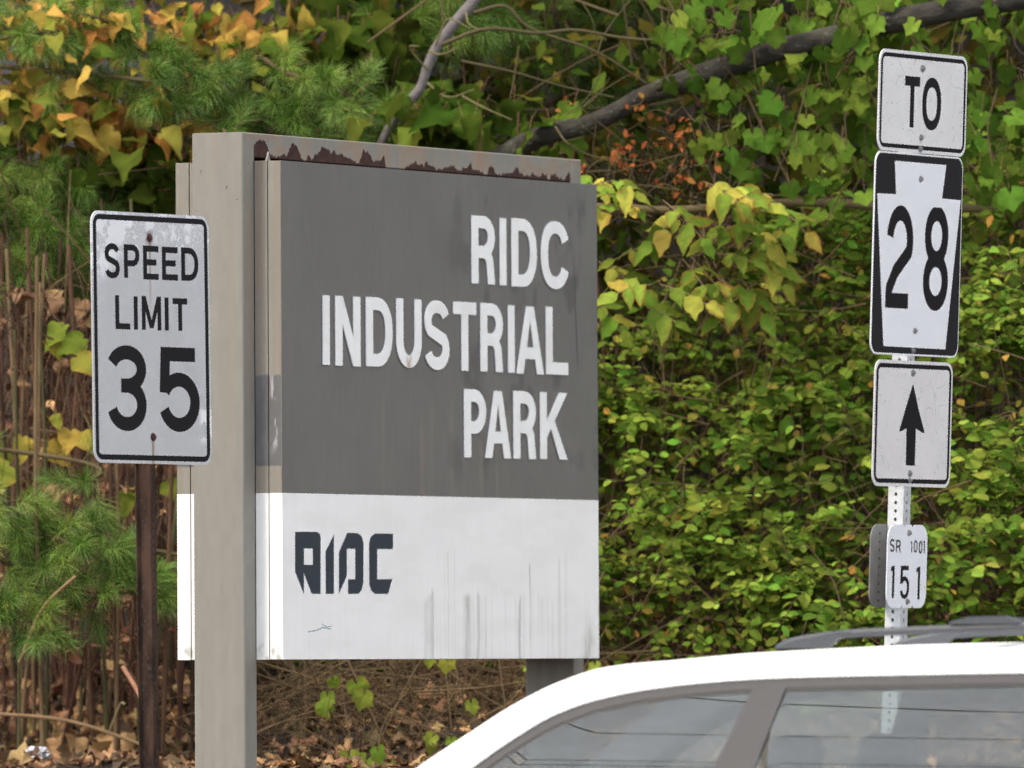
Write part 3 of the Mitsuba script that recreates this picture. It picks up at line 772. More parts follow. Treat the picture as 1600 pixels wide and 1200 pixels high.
# trim between the body colour and the glass, side windows, pillars
GL = lambda x: lo(x) - (0.026 + 0.004 * (x > 0.5))
xt = np.concatenate([np.linspace(-1.95, 0.2, 26), np.linspace(0.25, 1.02, 30)])
BELT = 0.985
for side in (1, -1):
    V = []
    for x in xt:
        a, b = float(lo(x)) + 0.003, float(GL(x))
        V += [(x, side * (flank(a) - 0.006), a), (x, side * (flank(b) - 0.006), b), (x, side * (flank(b) - 0.022), b), (x, side * (flank(a) - 0.022), a)]
    part(cw, "window_trim", carmesh(V, grid_faces(len(xt), 4, True)), "car_trim", 40)
    V = []
    for x in xt:
        b = float(GL(x))
        V += [(x, side * (flank(b) - 0.010), b + 0.001), (x, side * (flank(b - 0.009) - 0.010), b - 0.009), (x, side * (flank(b - 0.009) - 0.020), b - 0.009), (x, side * (flank(b) - 0.020), b + 0.001)]
    part(cw, "window_seal", carmesh(V, grid_faces(len(xt), 4, True)), "car_black", 40)

    def pillar(poly, name, mat, out=0.0):
        m = trimesh.creation.extrude_polygon(Polygon(poly), 0.02, engine="earcut")
        v = np.array([(p[0], side * (flank(p[1]) - 0.028 + p[2] + out), p[1]) for p in m.vertices])
        return part(cw, name, carmesh(v, m.faces), mat)

    pillar([(0.040, 1.442), (-0.052, 1.442), (0.012, 1.225), (0.07, BELT), (0.195, BELT), (0.128, 1.225)], "door_pillar", "car_trim", 0.003)
    pillar([(-0.83, 1.45), (-0.93, 1.45), (-0.86, BELT), (-0.76, BELT)], "rear_pillar", "car_trim", 0.003)
    for nm, x0, x1, sl0, sl1 in (("front_window", 0.0, 1.10, 0.15, 0.0), ("rear_window", -0.90, -0.02, 0.05, 0.12), ("quarter_window", -1.85, -0.86, 0.0, 0.06)):
        xg = np.linspace(x0, x1, 24)
        V = []
        for x in xg:
            zt = float(GL(min(x, 1.1))) + 0.004
            for t in np.linspace(0, 1, 7):
                z = zt + (BELT - 0.01 - zt) * t
                V.append((x, side * (flank(z) - 0.016 + 0.09 * max(0.0, 1.46 - z) * max(0.0, z - 0.97)), z))
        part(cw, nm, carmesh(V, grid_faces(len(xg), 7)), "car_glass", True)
    # roof rail: a bar on two feet
    pts = spline([(0.03, side * 0.50, 1.548), (-0.03, side * 0.50, 1.567), (-0.17, side * 0.50, 1.584), (-0.31, side * 0.50, 1.590), (-0.67, side * 0.50, 1.601), (-1.2, side * 0.50, 1.610), (-1.6, side * 0.50, 1.596), (-1.80, side * 0.50, 1.545)], 60)
    r = np.interp(np.arange(60), [0, 5, 12, 60], [0.006, 0.010, 0.0115, 0.0115])
    rail = part(cw, "roof_rail", (car(pts[:, :3]) if False else trimesh.Trimesh(*tube(car(pts), r, 10), process=False)), "rail_grey", True)
    foot = trimesh.creation.extrude_polygon(Polygon([(0.035, 1.546), (-0.03, 1.570), (-0.15, 1.590), (-0.19, 1.590), (-0.15, 1.572), (-0.12, 1.545)]), 0.024, engine="earcut")
    put(fresh(f"{rail}__foot"), carmesh([(p[0], side * (0.488 + p[2]), p[1]) for p in foot.vertices], foot.faces), "rail_grey")
    bar_end = trimesh.creation.extrude_polygon(Polygon([(-0.47, 1.612), (-0.52, 1.624), (-0.62, 1.626), (-0.66, 1.612)]).buffer(0.004), 0.03, engine="earcut")
    put(fresh(f"{rail}__clamp"), carmesh([(p[0], side * (0.485 + p[2]), p[1]) for p in bar_end.vertices], bar_end.faces), "rail_grey")
part(cw, "cross_bar", carmesh([(x, y, z) for y in np.linspace(-0.5, 0.5, 5) for x, z in ((-0.53, 1.612), (-0.60, 1.612), (-0.595, 1.626), (-0.535, 1.626))], grid_faces(5, 4, True)), "rail_grey")
# windscreen and rear screen
V = []
for t in np.linspace(0, 1, 12):
    x = 0.50 + t * 0.86
    zu = float(up(x))
    w = flank(float(lo(min(x, 1.2)))) - 0.10
    V += [(x + 0.05 * (1 - s * s), w * s, zu - 0.006) for s in np.linspace(-1, 1, 13)]
part(cw, "windscreen", carmesh(V, grid_faces(12, 13)), "screen_glass", True)
V = []
for t in np.linspace(0, 1, 6):
    x, z = -2.10 - 0.22 * t, 1.42 - 0.42 * t
    V += [(x, s * (flank(z) - 0.06), z) for s in np.linspace(-1, 1, 7)]
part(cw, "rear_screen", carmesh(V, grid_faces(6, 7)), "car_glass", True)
# lower body (below the frame): side profile with wheel arches, rounded in plan
prof = Polygon([(-2.38, 0.35), (-2.36, 0.62), (-2.32, 0.98), (-2.0, BELT), (1.28, BELT), (1.75, 0.93), (2.15, 0.84), (2.32, 0.68), (2.36, 0.36), (2.2, 0.22), (-2.25, 0.24)])
prof = prof.difference(Point(1.42, 0.32).buffer(0.37)).difference(Point(-1.32, 0.32).buffer(0.37)).buffer(-0.02).buffer(0.02)
for side in (1, -1):
    m = trimesh.creation.extrude_polygon(prof, 0.86, engine="earcut")
    m = m.subdivide_to_size(0.22)
    v = m.vertices
    yy = v[:, 2] * (1 - 0.10 * np.clip((np.abs(v[:, 0]) - 1.5) / 0.9, 0, 1) ** 2)
    yy = yy * (1 - 0.05 * np.clip((0.55 - v[:, 1]) / 0.35, 0, 1)) - 0.03 * np.clip((v[:, 1] - 0.8) / 0.2, 0, 1) * (v[:, 2] > 0.4)
    part(cw, "body_side", carmesh(np.stack([v[:, 0], side * yy, v[:, 1]], 1), m.faces), "car_white", 35)
for x in (1.42, -1.32):
    for side in (1, -1):
        a = np.linspace(0, 2 * np.pi, 41)[:-1]
        prof_t = [(0.20, 0.68), (0.30, 0.66), (0.325, 0.69), (0.33, 0.75), (0.325, 0.82), (0.30, 0.85), (0.20, 0.84)]
        V = [(x + r * math.cos(t), side * y, 0.33 + r * math.sin(t)) for t in a for r, y in prof_t]
        V = np.array(V).reshape(40, 7, 3)
        V = np.vstack([V, V[:1]]).reshape(-1, 3)
        w = part(cw, "wheel", carmesh(V, grid_faces(41, 7)), "tyre_rubber", 40)
        rim = [Point(0, 0).buffer(0.205).difference(Point(0, 0).buffer(0.175))] + [LineString([(0, 0), (0.19 * math.cos(t), 0.19 * math.sin(t))]).buffer(0.026) for t in np.arange(5) / 5 * 2 * np.pi]
        rm = trimesh.creation.extrude_polygon(unary_union(rim), 0.03, engine="earcut")
        put(fresh(f"{w}__rim"), carmesh([(x + p[0], side * (0.80 + p[2]), 0.33 + p[1]) for p in rm.vertices], rm.faces), "rim_metal")


def soft_box(x0, x1, y0, y1, z0, z1, r, tilt=0.0):
    m = trimesh.creation.box([x1 - x0, y1 - y0, z1 - z0]).subdivide().subdivide().subdivide()
    h = np.array([x1 - x0, y1 - y0, z1 - z0]) / 2
    v = m.vertices
    c = np.clip(v, -(h - r), h - r)
    d = v - c
    n = np.linalg.norm(d, axis=1, keepdims=True)
    v = c + d / np.maximum(n, 1e-9) * r * (n > 1e-9)
    v = v + np.array([(x0 + x1) / 2, (y0 + y1) / 2, (z0 + z1) / 2])
    v[:, 0] -= (v[:, 2] - z0) * tilt
    return carmesh(v, m.faces)


for x, y in ((0.16, 0.38), (0.16, -0.38), (-0.72, 0.40), (-0.72, -0.40)):
    st = part(cw, "seat", soft_box(x - 0.02, x + 0.10, y - 0.24, y + 0.24, 0.62, 1.10, 0.05, 0.30), "car_inside", True)
    put(fresh(f"{st}__cushion"), soft_box(x + 0.05, x + 0.55, y - 0.25, y + 0.25, 0.45, 0.62, 0.06), "car_inside", True)
    put(fresh(f"{st}__headrest"), soft_box(x - 0.17, x - 0.07, y - 0.13, y + 0.13, 1.13, 1.31, 0.045, 0.2), "car_inside", True)
part(cw, "dashboard", soft_box(0.85, 1.30, -0.66, 0.66, 0.75, 0.97, 0.06), "car_inside", True)

# ------------------------------------------------------------------ overhead wires across the road, seen as thin lines in the car's glass
principled("wire_black", (0.02, 0.02, 0.02), 0.5)
principled("pole_wood", (0.11, 0.085, 0.065), 0.85)
pl_ = thing("power_line", "thin black overhead wires on wooden poles along the far side of the road", "power line")
for r in (-24.0, 24.0):
    base = xy(-19.0, r + R_MID)
    k = part(pl_, "pole", tube(np.array([[*base, -0.1], [*base, 19.0]]), [0.20, 0.13], 10), "pole_wood", True)
    put(fresh(f"{k}__cross_arm"), tube(np.array([[*(base - Q * 1.2), 18.0], [*(base + Q * 1.2), 18.0]]), 0.06, 6), "pole_wood", True)
for ds, z in ((-1.1, 18.1), (-0.4, 18.1), (0.4, 18.1), (1.1, 18.1), (0.17, 16.4), (0.17, 15.6), (0.17, 14.7), (0.17, 13.9), (0.17, 13.2), (0.17, 17.2), (0.17, 19.0), (-0.17, 15.1), (-0.17, 12.4)):
    t = np.linspace(-1, 1, 25)
    pts = np.column_stack([xy(np.full(25, -19.0 + ds), R_MID + 24.0 * t), z - 0.7 * (1 - t * t)])
    part(pl_, "wire", tube(pts, 0.011, 5), "wire_black", True)
# ------------------------------------------------------------------ vegetation: leaves, needles, stems
rng = np.random.default_rng(28)


def unit(a):
    a = np.asarray(a, float)
    return a / (np.linalg.norm(a, axis=-1, keepdims=True) + 1e-12)


def blade(width, ns=5, power=0.8, shift_=0.9):
    """An entire leaf: stations of left edge, midrib, right edge."""
    s = np.linspace(0, 1, ns + 1)
    w = width * np.sin(np.pi * s ** shift_) ** power
    w[0], w[-1] = width * 0.06, 0.004
    v = np.stack([np.repeat(s, 3), (w[:, None] * np.array([1, 0, -1])).ravel(), np.zeros(3 * len(s))], 1)
    f = []
    for i in range(ns):
        a = i * 3
        f += [[a, a + 1, a + 4], [a, a + 4, a + 3], [a + 1, a + 2, a + 5], [a + 1, a + 5, a + 4]]
    rim = np.tile([1.0, 0.0, 1.0], len(s)) * 0.8 + np.repeat(s, 3) ** 3 * 0.6
    return v, np.array(f), rim


def broad(stations, widths, pleat, lobe=0.0):
    """A broad leaf of five columns with side veins pressed into it."""
    s = np.interp(np.linspace(0, 1, 12), np.linspace(0, 1, len(stations)), stations)
    w = np.interp(s, stations, widths)
    col = np.array([1, 0.52, 0, -0.52, -1])
    v = np.stack([np.repeat(s, 5), (w[:, None] * col).ravel(), np.zeros(5 * len(s))], 1)
    back = np.maximum(0, -s.min() - np.repeat(s - s.min(), 5))
    v[:, 0] = np.where(np.abs(np.tile(col, len(s))) < 0.3, np.maximum(v[:, 0], 0.0), v[:, 0])
    v[:, 2] = pleat * np.sin((np.repeat(s, 5) - 0.55 * np.abs(v[:, 1])) * 2 * np.pi * 5.5) * np.abs(np.tile(col, len(s)))
    f = []
    for i in range(len(s) - 1):
        for j in range(4):
            a = i * 5 + j
            f += [[a, a + 1, a + 6], [a, a + 6, a + 5]]
    rim = np.tile(np.abs(col) ** 2, len(s)) * 0.8 + np.repeat(np.clip(s, 0, 1), 5) ** 3 * 0.6
    return v, np.array(f), rim


def heart():
    return broad([-0.08, 0.03, 0.16, 0.33, 0.52, 0.72, 0.88, 1.0], [0.16, 0.33, 0.42, 0.42, 0.34, 0.21, 0.09, 0.004], 0.012)


def lobed(deep=0.35):
    """A five-lobed toothed leaf as a fan with an inner ring."""
    a = np.radians([-165, -140, -112, -85, -62, -40, -20, 0, 20, 40, 62, 85, 112, 140, 165])
    r = np.array([0.30, 0.42, 0.46, 0.34, 0.60, 0.40, 0.50, 0.74, 0.50, 0.40, 0.60, 0.34, 0.46, 0.42, 0.30])
    r = 0.5 + (r - 0.5) * (deep / 0.35)
    o = np.stack([0.28 + r * np.cos(a), r * np.sin(a), a * 0], 1)
    inner = np.stack([0.28 + 0.5 * r * np.cos(a), 0.5 * r * np.sin(a), a * 0], 1)
    v = np.vstack([[[0.26, 0, 0]], inner, o])
    n = len(a)
    f = []
    for i in range(n - 1):
        f += [[0, 1 + i, 2 + i], [1 + i, 1 + n + i, 2 + n + i], [1 + i, 2 + n + i, 2 + i]]
    rim = np.concatenate([[0.0], np.full(n, 0.3), np.full(n, 1.0)])
    return v, np.array(f), rim


OVAL, OVAL_LITE, HEART, LOBED, LANCE = blade(0.30, 4, 0.75, 0.9), blade(0.30, 2, 0.75, 0.9), heart(), lobed(0.20), broad([0, 0.08, 0.2, 0.35, 0.5, 0.68, 0.85, 1.0], [0.02, 0.14, 0.23, 0.265, 0.26, 0.19, 0.09, 0.004], 0.010)


class Foliage:
    """Leaves gathered for one plant: placed, coloured, then written as separate leaves (those that show most) and one mass."""

    def __init__(self):
        self.items = []

    def add(self, tpl, pos, axis, normal, size, color, rim_color=None, rim=0.0, fold=(0.05, 0.35), curl=(0.0, 0.45), wave=0.0):
        pos, axis, normal = np.atleast_2d(pos), np.atleast_2d(axis), np.atleast_2d(normal)
        n = len(pos)
        size = np.broadcast_to(size, (n,))
        v, f, rm = tpl
        x = unit(axis)
        y = unit(np.cross(normal, x))
        z = np.cross(x, y)
        fo, cu = rng.uniform(*fold, n)[:, None], rng.uniform(*curl, n)[:, None]
        h = v[..., 2] + fo * np.abs(v[..., 1]) - cu * v[..., 0] ** 2 * 0.6
        if wave:
            h = h + wave * np.sin(v[..., 0] * rng.uniform(5, 11, (n, 1)) + rng.uniform(0, 6, (n, 1))) * np.abs(v[..., 1]) * 2
        wx = rng.uniform(0.82, 1.18, (n, 1))
        v = v[None] + rng.normal(0, 1, (n, len(v), 3)) * np.array([0.022, 0.022, 0.012]) * np.clip(rm, 0, 1)[None, :, None]
        P = pos[:, None] + size[:, None, None] * (v[..., :1] * x[:, None] + (v[..., 1:2] * wx[:, :, None]) * y[:, None] + h[..., None] * z[:, None])
        color = np.broadcast_to(color, (n, 3))
        nv = len(tpl[0])
        C = np.repeat(color[:, None], nv, 1) * rng.normal(1, 0.09, (n, nv, 1))
        C = C * (1 + 0.18 * (1 - np.minimum(rm, 1))[None, :, None] * (rng.random((n, 1, 1)) < 0.6))
        if rim_color is not None:
            k = np.clip(np.broadcast_to(rim, (n,))[:, None] * rm[None] * 1.6 - 0.5 + rng.uniform(-0.25, 0.25, (n, nv)), 0, 1)[..., None]
            C = C * (1 - k) + np.broadcast_to(rim_color, (n, 3))[:, None] * k
        self.items.append((P, f, np.clip(C, 0.004, 0.9), size))

    def write(self, parent, most, bsdf="leaf_tissue", name="leaf", mass="foliage", hide=None):
        P = [p for I in self.items for p in I[0]]
        Fc = [I[1] for I in self.items for _ in I[0]]
        C = [c for I in self.items for c in I[2]]
        size = np.concatenate([I[3] for I in self.items])
        mid = np.array([p.mean(0) for p in P])
        px = pixels(mid)
        order = np.argsort(mid[:, 1])
        taken, chosen = {}, []
        for i in order:
            if len(chosen) >= most:
                break
            x, y = px[i]
            if not (-10 < x < 1610 and -10 < y < 1210) or covered(x, y):
                continue
            cell = max(8.0, 0.45 * size[i] * F_PX / mid[i, 1])
            c = (int(x / cell), int(y / cell))
            if c in taken:
                continue
            taken[c] = 1
            chosen.append(i)
        for i in chosen:
            put(fresh(f"{parent}__{name}"), (P[i], Fc[i]), bsdf, True, C[i])
        rest = sorted(set(range(len(P))) - set(chosen))
        if rest:
            at_ = np.cumsum([0] + [len(P[i]) for i in rest])
            m = (np.vstack([P[i] for i in rest]), np.vstack([Fc[i] + a for i, a in zip(rest, at_)]))
            part(parent, mass, m, bsdf, True, np.vstack([C[i] for i in rest]), kind="stuff")


def covered(x, y):
    """Whether a sign or the car stands in front of this pixel."""
    return (283 < x < 936 and 205 < y < 1030) or (143 < x < 332 and 328 < y < 727) or (1363 < x < 1512 and 78 < y < 760) or (302 < x < 400 and y > 200) or (x > 700 and y > 1200 - (x - 672) * 0.62 and y > 1010)


class Stems:
    def __init__(self):
        self.v, self.f, self.c, self.n = [], [], [], 0

    def add(self, pts, r, color, sides=5, rough=0.0):
        v, f = tube(pts, r, sides, True, rough, len(self.v))
        self.v.append(v)
        self.f.append(f + self.n)
        self.n += len(v)
        c = np.broadcast_to(color, (len(v), 3)) * (0.8 + 0.4 * meshkit.fbm(v * 40, 2, 3))[:, None]
        self.c.append(c)

    def write_each(self, parent, name):
        at_ = 0
        for v, f, c in zip(self.v, self.f, self.c):
            part(parent, name, (v, f - at_), "stem_skin", True, c)
            at_ += len(v)

    def write(self, parent, name, kind="stuff", label=None):
        if self.v:
            return part(parent, name, (np.vstack(self.v), np.vstack(self.f)), "stem_skin", True, np.vstack(self.c), kind=kind, label=label)


def rand_dirs(n, up=0.0, toward=0.0, spread=1.0):
    d = rng.normal(0, spread, (n, 3))
    d[:, 2] += up
    d[:, 1] -= toward
    return unit(d)


def jitter_colors(base, n, v=0.22, hue=0.10):
    c = np.asarray(base)[rng.integers(0, len(base), n)] * rng.lognormal(0, v, (n, 1))
    return c * rng.normal(1, hue, (n, 3))


def sprig(fol, st, p0, d, length, nl, leaf, colors, tpl=OVAL, stem_r=0.0022, stem_c=(0.10, 0.06, 0.035), droop=0.5, lit=0.8, pairs=True, **kw):
    """A shoot with leaves along it, facing up and out."""
    n = max(4, nl)
    t = np.linspace(0, 1, n)
    pts = p0 + np.outer(t, d) * length
    pts[:, 2] -= droop * length * t ** 2 * 0.5
    pts += np.cumsum(rng.normal(0, 0.012 * length, (n, 3)), 0)
    st.add(pts[:: max(1, n // 5)] if n > 8 else pts, np.linspace(stem_r, stem_r * 0.5, len(pts[:: max(1, n // 5)] if n > 8 else pts)), stem_c, 4)
    tan = unit(np.gradient(pts, axis=0))
    side = unit(np.cross(tan, [0, 0, 1]))
    for s in (1, -1) if pairs else (1,):
        k = np.arange(1 if pairs else 0, n)
        sg = s if pairs else np.where(k % 2 == 0, 1, -1)[:, None]
        ax = unit(tan[k] * rng.uniform(0.2, 0.8, (len(k), 1)) + side[k] * sg + rng.normal(0, 0.35, (len(k), 3)) + np.array([0, -0.15, -0.15]))
        nm = unit(np.array([0, -0.65, lit]) + rng.normal(0, 0.38, (len(k), 3)))
        sz = leaf * rng.uniform(0.5, 1.4, len(k)) * (1 - 0.35 * t[k])
        fol.add(tpl, pts[k] + ax * 0.004, ax, nm, sz, jitter_colors(colors, len(k)), **kw)


# ---------- a wall of grey blocks that shows between the leaves
WB = at(330, 60, 50.5)
WL = Plane([WB[0] - 0.6, WB[1], 0.0], math.radians(-4))
principled("grey_block", mikit.proc(lambda p, n, uv: mi.Color3f(0.17, 0.16, 0.165) * (0.7 + 0.6 * fbm(p.x * 25, p.y * 25, p.z * 25, 4))), 0.85)
principled("wall_mortar", (0.10, 0.098, 0.095), 0.9)
gw = thing("block_wall", "grey block wall glimpsed behind the pine boughs and turning leaves", "wall")
part(gw, "backing", WL.block(-1.7, 1.3, 1.2, 6.0, -0.30, -0.012), "wall_mortar")
for r in range(16, 56):
    v0 = 1.2 + (r - 16) * 0.0765
    for c in range(-1, 9):
        u0 = -1.7 + c * 0.33 + (0.165 if r % 2 else 0.0)
        a, b = max(u0, -1.7), min(u0 + 0.324, 1.3)
        px_ = pixels(WL.to(np.array([(a + b) / 2, v0 + 0.035, 0.0])))
        if b - a < 0.05 or not (-40 < px_[0] < 480 and -40 < px_[1] < 560):
            continue
        o = rng.uniform(-0.003, 0.003)
        part(gw, "block", WL.block(a, b, v0, v0 + 0.070, -0.03, o, 0.004), "grey_block")

# ---------- honeysuckle wall on the right
HG = np.array([(0.138, 0.212, 0.018), (0.185, 0.270, 0.022), (0.098, 0.165, 0.016), (0.230, 0.300, 0.026), (0.138, 0.220, 0.030)])
YEL = np.array([(0.34, 0.28, 0.03), (0.40, 0.24, 0.03), (0.26, 0.26, 0.03)])
BUSH = [  # px, py, depth, rx, ry(up), shoots, leaf length, label
    (1010, 905, 43.9, 0.34, 0.36, 120, 0.050, "small leaved green bush low beside the white foot of the big sign"),
    (1170, 850, 43.7, 0.36, 0.38, 130, 0.050, "bright green bush with scattered yellow leaves in the gap left of the marker plates"),
    (1330, 960, 43.5, 0.36, 0.34, 110, 0.052, "leafy green bush just above the car's roof rail"),
    (1545, 880, 43.3, 0.38, 0.40, 140, 0.054, "green bush with yellow flecks behind the right end of the roof rail"),
    (1040, 650, 44.2, 0.36, 0.34, 120, 0.048, "small leaved bush beside the lower grey half of the big sign"),
    (1250, 640, 44.0, 0.36, 0.40, 130, 0.056, "green bush with longer leaves left of the arrow plate"),
    (1560, 600, 43.6, 0.36, 0.40, 130, 0.052, "round leaved green bush right of the shield plate"),
    (1290, 420, 44.3, 0.32, 0.34, 100, 0.052, "thin leafed bush left of the keystone plate under the level branch"),
    (1575, 350, 44.0, 0.28, 0.30, 90, 0.054, "bright green shrub right of the upper road plates"),
    (1745, 760, 43.2, 0.42, 0.60, 120, 0.052, "green bush at the right hand edge behind the car"),
]
for px, py, Y, rx, rz, ns, leaf, lab in BUSH:
    b = thing("honeysuckle_bush", lab, "bush")
    fol, st = Foliage(), Stems()
    c = at(px, py, Y)
    clumps = rng.normal(0, 1, (13, 3))
    clumps = clumps / np.linalg.norm(clumps, axis=1, keepdims=True) * rng.uniform(0.35, 1.0, (13, 1))
    for _ in range(int(ns * 1.0)):
        q = clumps[rng.integers(0, len(clumps))] + rng.normal(0, 0.17, 3)
        p0 = c + q * np.array([rx, 0.30, rz])
        d = unit(q * np.array([0.8, 0.4, 0.6]) + np.array([0, -0.45, 0.35]) + rng.normal(0, 0.45, 3))
        cols = HG * rng.uniform(0.75, 1.25)
        sprig(fol, st, p0, d, rng.uniform(0.16, 0.34), rng.integers(5, 9), leaf * 1.3, cols, droop=rng.uniform(0.2, 1.2), fold=(0.02, 0.4), curl=(-0.1, 0.5))
    n = 60
    q = unit(rng.normal(0, 1, (n, 3))) * rng.random((n, 1)) ** 0.3
    fol.add(OVAL, c + q * np.array([rx, 0.30, rz]) + np.array([0, -0.12, 0]), rand_dirs(n, -0.4), rand_dirs(n, 0.7, 0.7, 0.5), leaf * rng.uniform(0.6, 1.0, n), jitter_colors(YEL, n, 0.2, 0.08))
    # brown inner stems, from the ground up
    foot = np.array([c[0], c[1] + 0.25, float(ground_z(c[0], c[1] + 0.25))])
    for _ in range(16):
        a = foot + rng.normal(0, 0.12, 3) * np.array([1, 1, 0])
        e = c + rng.normal(0, 0.55, 3) * np.array([rx, 0.25, rz]) * 1.6
        m = (a + e) / 2 + rng.normal(0, 0.12, 3)
        st.add(spline([a, m, e], 9), np.linspace(0.007, 0.002, 9), (0.085, 0.055, 0.036), 5)
    for _ in range(80):
        a = c + rng.normal(0, 0.6, 3) * np.array([rx, 0.28, rz]) * 1.4 + np.array([0, 0.1, 0])
        e = a + rng.normal(0, 1, 3) * np.array([0.22, 0.12, 0.16])
        st.add(spline([a, (a + e) / 2 + rng.normal(0, 0.03, 3), e], 6), np.linspace(0.0028, 0.0012, 6), (0.12, 0.080, 0.055), 4)
    fol.write(b, 230)
    st.write(b, "stems")

# ---------- lobed vine hanging over the branch, upper right
VG = np.array([(0.105, 0.175, 0.022), (0.075, 0.135, 0.020), (0.140, 0.205, 0.035), (0.060, 0.105, 0.018)])
VINE = [([(1080, 30), (1150, 90), (1120, 130), (1040, 20), (1180, 30)], 75, "bright green lobed vine leaves hanging over the thick branch at its middle"),
        ([(1260, 20), (1330, 40), (1380, 25), (1230, 60), (1300, 90)], 80, "green vine leaves draped on the upper part of the thick branch"),
        ([(1340, 130), (1355, 190), (1250, 200), (1300, 270), (1170, 230)], 90, "vine leaves hanging below the branch left of the TO plate"),
        ([(1560, 190), (1590, 260), (1540, 240), (1620, 120), (1650, 220)], 90, "cluster of pale green vine leaves right of the TO plate"),
        ([(1440, 20), (1540, 50), (1600, 20), (1500, 110), (1420, 60)], 60, "vine leaves above the TO plate round the thick branch")]
for spots, n, lab in VINE:
    b = thing("climbing_vine", lab, "vine")
    fol, st = Foliage(), Stems()
    for px, py in spots:
        Y = 43.6 + rng.normal(0, 0.12)
        c = at(px, py, Y)
        k = n // len(spots)
        pos = c + rng.normal(0, 1, (k, 3)) * np.array([0.085, 0.07, 0.085])
        ax = unit(np.array([0, -0.25, -0.8]) + rng.normal(0, 0.45, (k, 3)))
        nm = unit(np.array([-0.1, -0.8, 0.55]) + rng.normal(0, 0.35, (k, 3)))
        fol.add(LOBED, pos, ax, nm, rng.uniform(0.060, 0.105, k), jitter_colors(VG, k), fold=(0.0, 0.25), curl=(-0.1, 0.4), wave=0.06)
        st.add(spline([c + [0.05, 0.1, 0.25], c + rng.normal(0, 0.05, 3), c + [rng.normal(0, 0.1), 0, -0.2]], 10), 0.003, (0.11, 0.075, 0.05), 4)
        for p, a in zip(pos, ax):
            st.add([p - a * 0.06 + [0, 0.03, 0.01], p], 0.0010, (0.16, 0.10, 0.05), 3)
    fol.write(b, 300)
    st.write(b, "stems")

# ---------- yellowing compound leaves beside the big sign
b = thing("ash_sapling", "sapling with large yellow green brown edged leaves beside the grey panel", "tree")
fol, st = Foliage(), Stems()
AY = np.array([(0.220, 0.280, 0.030), (0.165, 0.245, 0.030), (0.370, 0.360, 0.030), (0.130, 0.205, 0.028), (0.46, 0.39, 0.03), (0.145, 0.225, 0.03)])
RACH = [(935, 330, 60, -20), (960, 420, 55, 10), (1010, 380, 70, -10), (1060, 330, 60, 25), (1100, 420, 70, 35), (1150, 350, 55, -15), (1185, 300, 50, -35), (1120, 290, 45, 0), (1230, 330, 45, 20), (1060, 450, 60, -8), (1160, 455, 60, 18), (960, 300, 45, -40), (945, 480, 45, 30), (1200, 400, 50, 40)]
RACH = RACH + [(x + rng.normal(0, 24), y + rng.normal(0, 22), ln * rng.uniform(0.6, 0.95), an + rng.normal(0, 30)) for x, y, ln, an in RACH]
for px, py, ln, an in RACH:
    c = at(px, py, 43.25 + rng.normal(0, 0.10))
    s = ln / 415.0 * 1.35
    d = np.array([math.cos(math.radians(an)) * 0.75, -0.35, -math.sin(math.radians(an)) * 0.6 - 0.25])
    d = unit(d) if rng.random() < 0.7 else unit(d * [-1, 1, 1])
    t = np.linspace(0, 1, 4)
    pts = c - d * s * 0.4 + np.outer(t, d) * s
    pts[:, 2] -= 0.04 * t ** 2
    st.add(spline(pts, 8), 0.0018, (0.25, 0.17, 0.07), 4)
    side = unit(np.cross(d, [0, -0.5, 1]))
    P, A = [], []
    for k in (1, 2):
        for sg in (1, -1):
            P.append(pts[k]), A.append(unit(side * sg + d * 0.5 + [0, -0.1, -0.30] + rng.normal(0, 0.2, 3)))
    P.append(pts[3]), A.append(unit(d + [0, 0, -0.35]))
    N = unit(np.array([0.0, -0.75, 0.65]) + rng.normal(0, 0.22, (5, 3)))
    fol.add(LANCE, np.array(P), np.array(A), N, rng.uniform(0.075, 0.135, 5), jitter_colors(AY, 5, 0.14, 0.06), rim_color=np.array([0.26, 0.10, 0.03]), rim=rng.uniform(0.2, 1.0, 5), fold=(0.0, 0.45), curl=(-0.1, 0.9), wave=0.12)
foot = at(1090, 420, 44.2)
base = np.array([foot[0] + 0.1, foot[1] + 0.2, float(ground_z(foot[0], foot[1] + 0.2))])
st.add(spline([base, base * 0.5 + foot * 0.5 + [0.06, 0, 0], foot + [0, 0, 0.1], foot + [-0.05, 0, 0.5]], 16), np.linspace(0.018, 0.006, 16), (0.10, 0.075, 0.055), 7)
for px, py, ln, an in RACH:
    e = at(px, py, 43.3)
    st.add(spline([foot + [0, 0, rng.uniform(-0.25, 0.3)], (e + foot) / 2 + rng.normal(0, 0.04, 3), e], 8), np.linspace(0.005, 0.002, 8), (0.11, 0.08, 0.055), 5)
fol.write(b, 300)
st.write(b, "stem")

# ---------- red-leaved twiggy shrub
b = thing("red_leaved_shrub", "twiggy shrub with small salmon red leaves under the thick branch", "bush")
fol, st = Foliage(), Stems()
RC = np.array([(0.40, 0.125, 0.055), (0.32, 0.10, 0.045), (0.38, 0.18, 0.07), (0.26, 0.085, 0.04)])
for _ in range(26):
    c = at(rng.normal(1012, 46), rng.normal(232, 36), 43.9 + rng.normal(0, 0.12))
    k = rng.integers(3, 7)
    pos = c + rng.normal(0, 0.028, (k, 3))
    fol.add(OVAL, pos, rand_dirs(k, -0.6), rand_dirs(k, 0.6, 0.8, 0.5), rng.uniform(0.020, 0.042, k), jitter_colors(RC, k), fold=(0.1, 0.5), curl=(-0.2, 0.6))
    for _ in range(2):
        e = c + rng.normal(0, 1, 3) * np.array([0.13, 0.08, 0.11])
        st.add(spline([c, (c + e) / 2 + rng.normal(0, 0.02, 3), e], 6), np.linspace(0.0025, 0.001, 6), (0.10, 0.075, 0.07), 4)
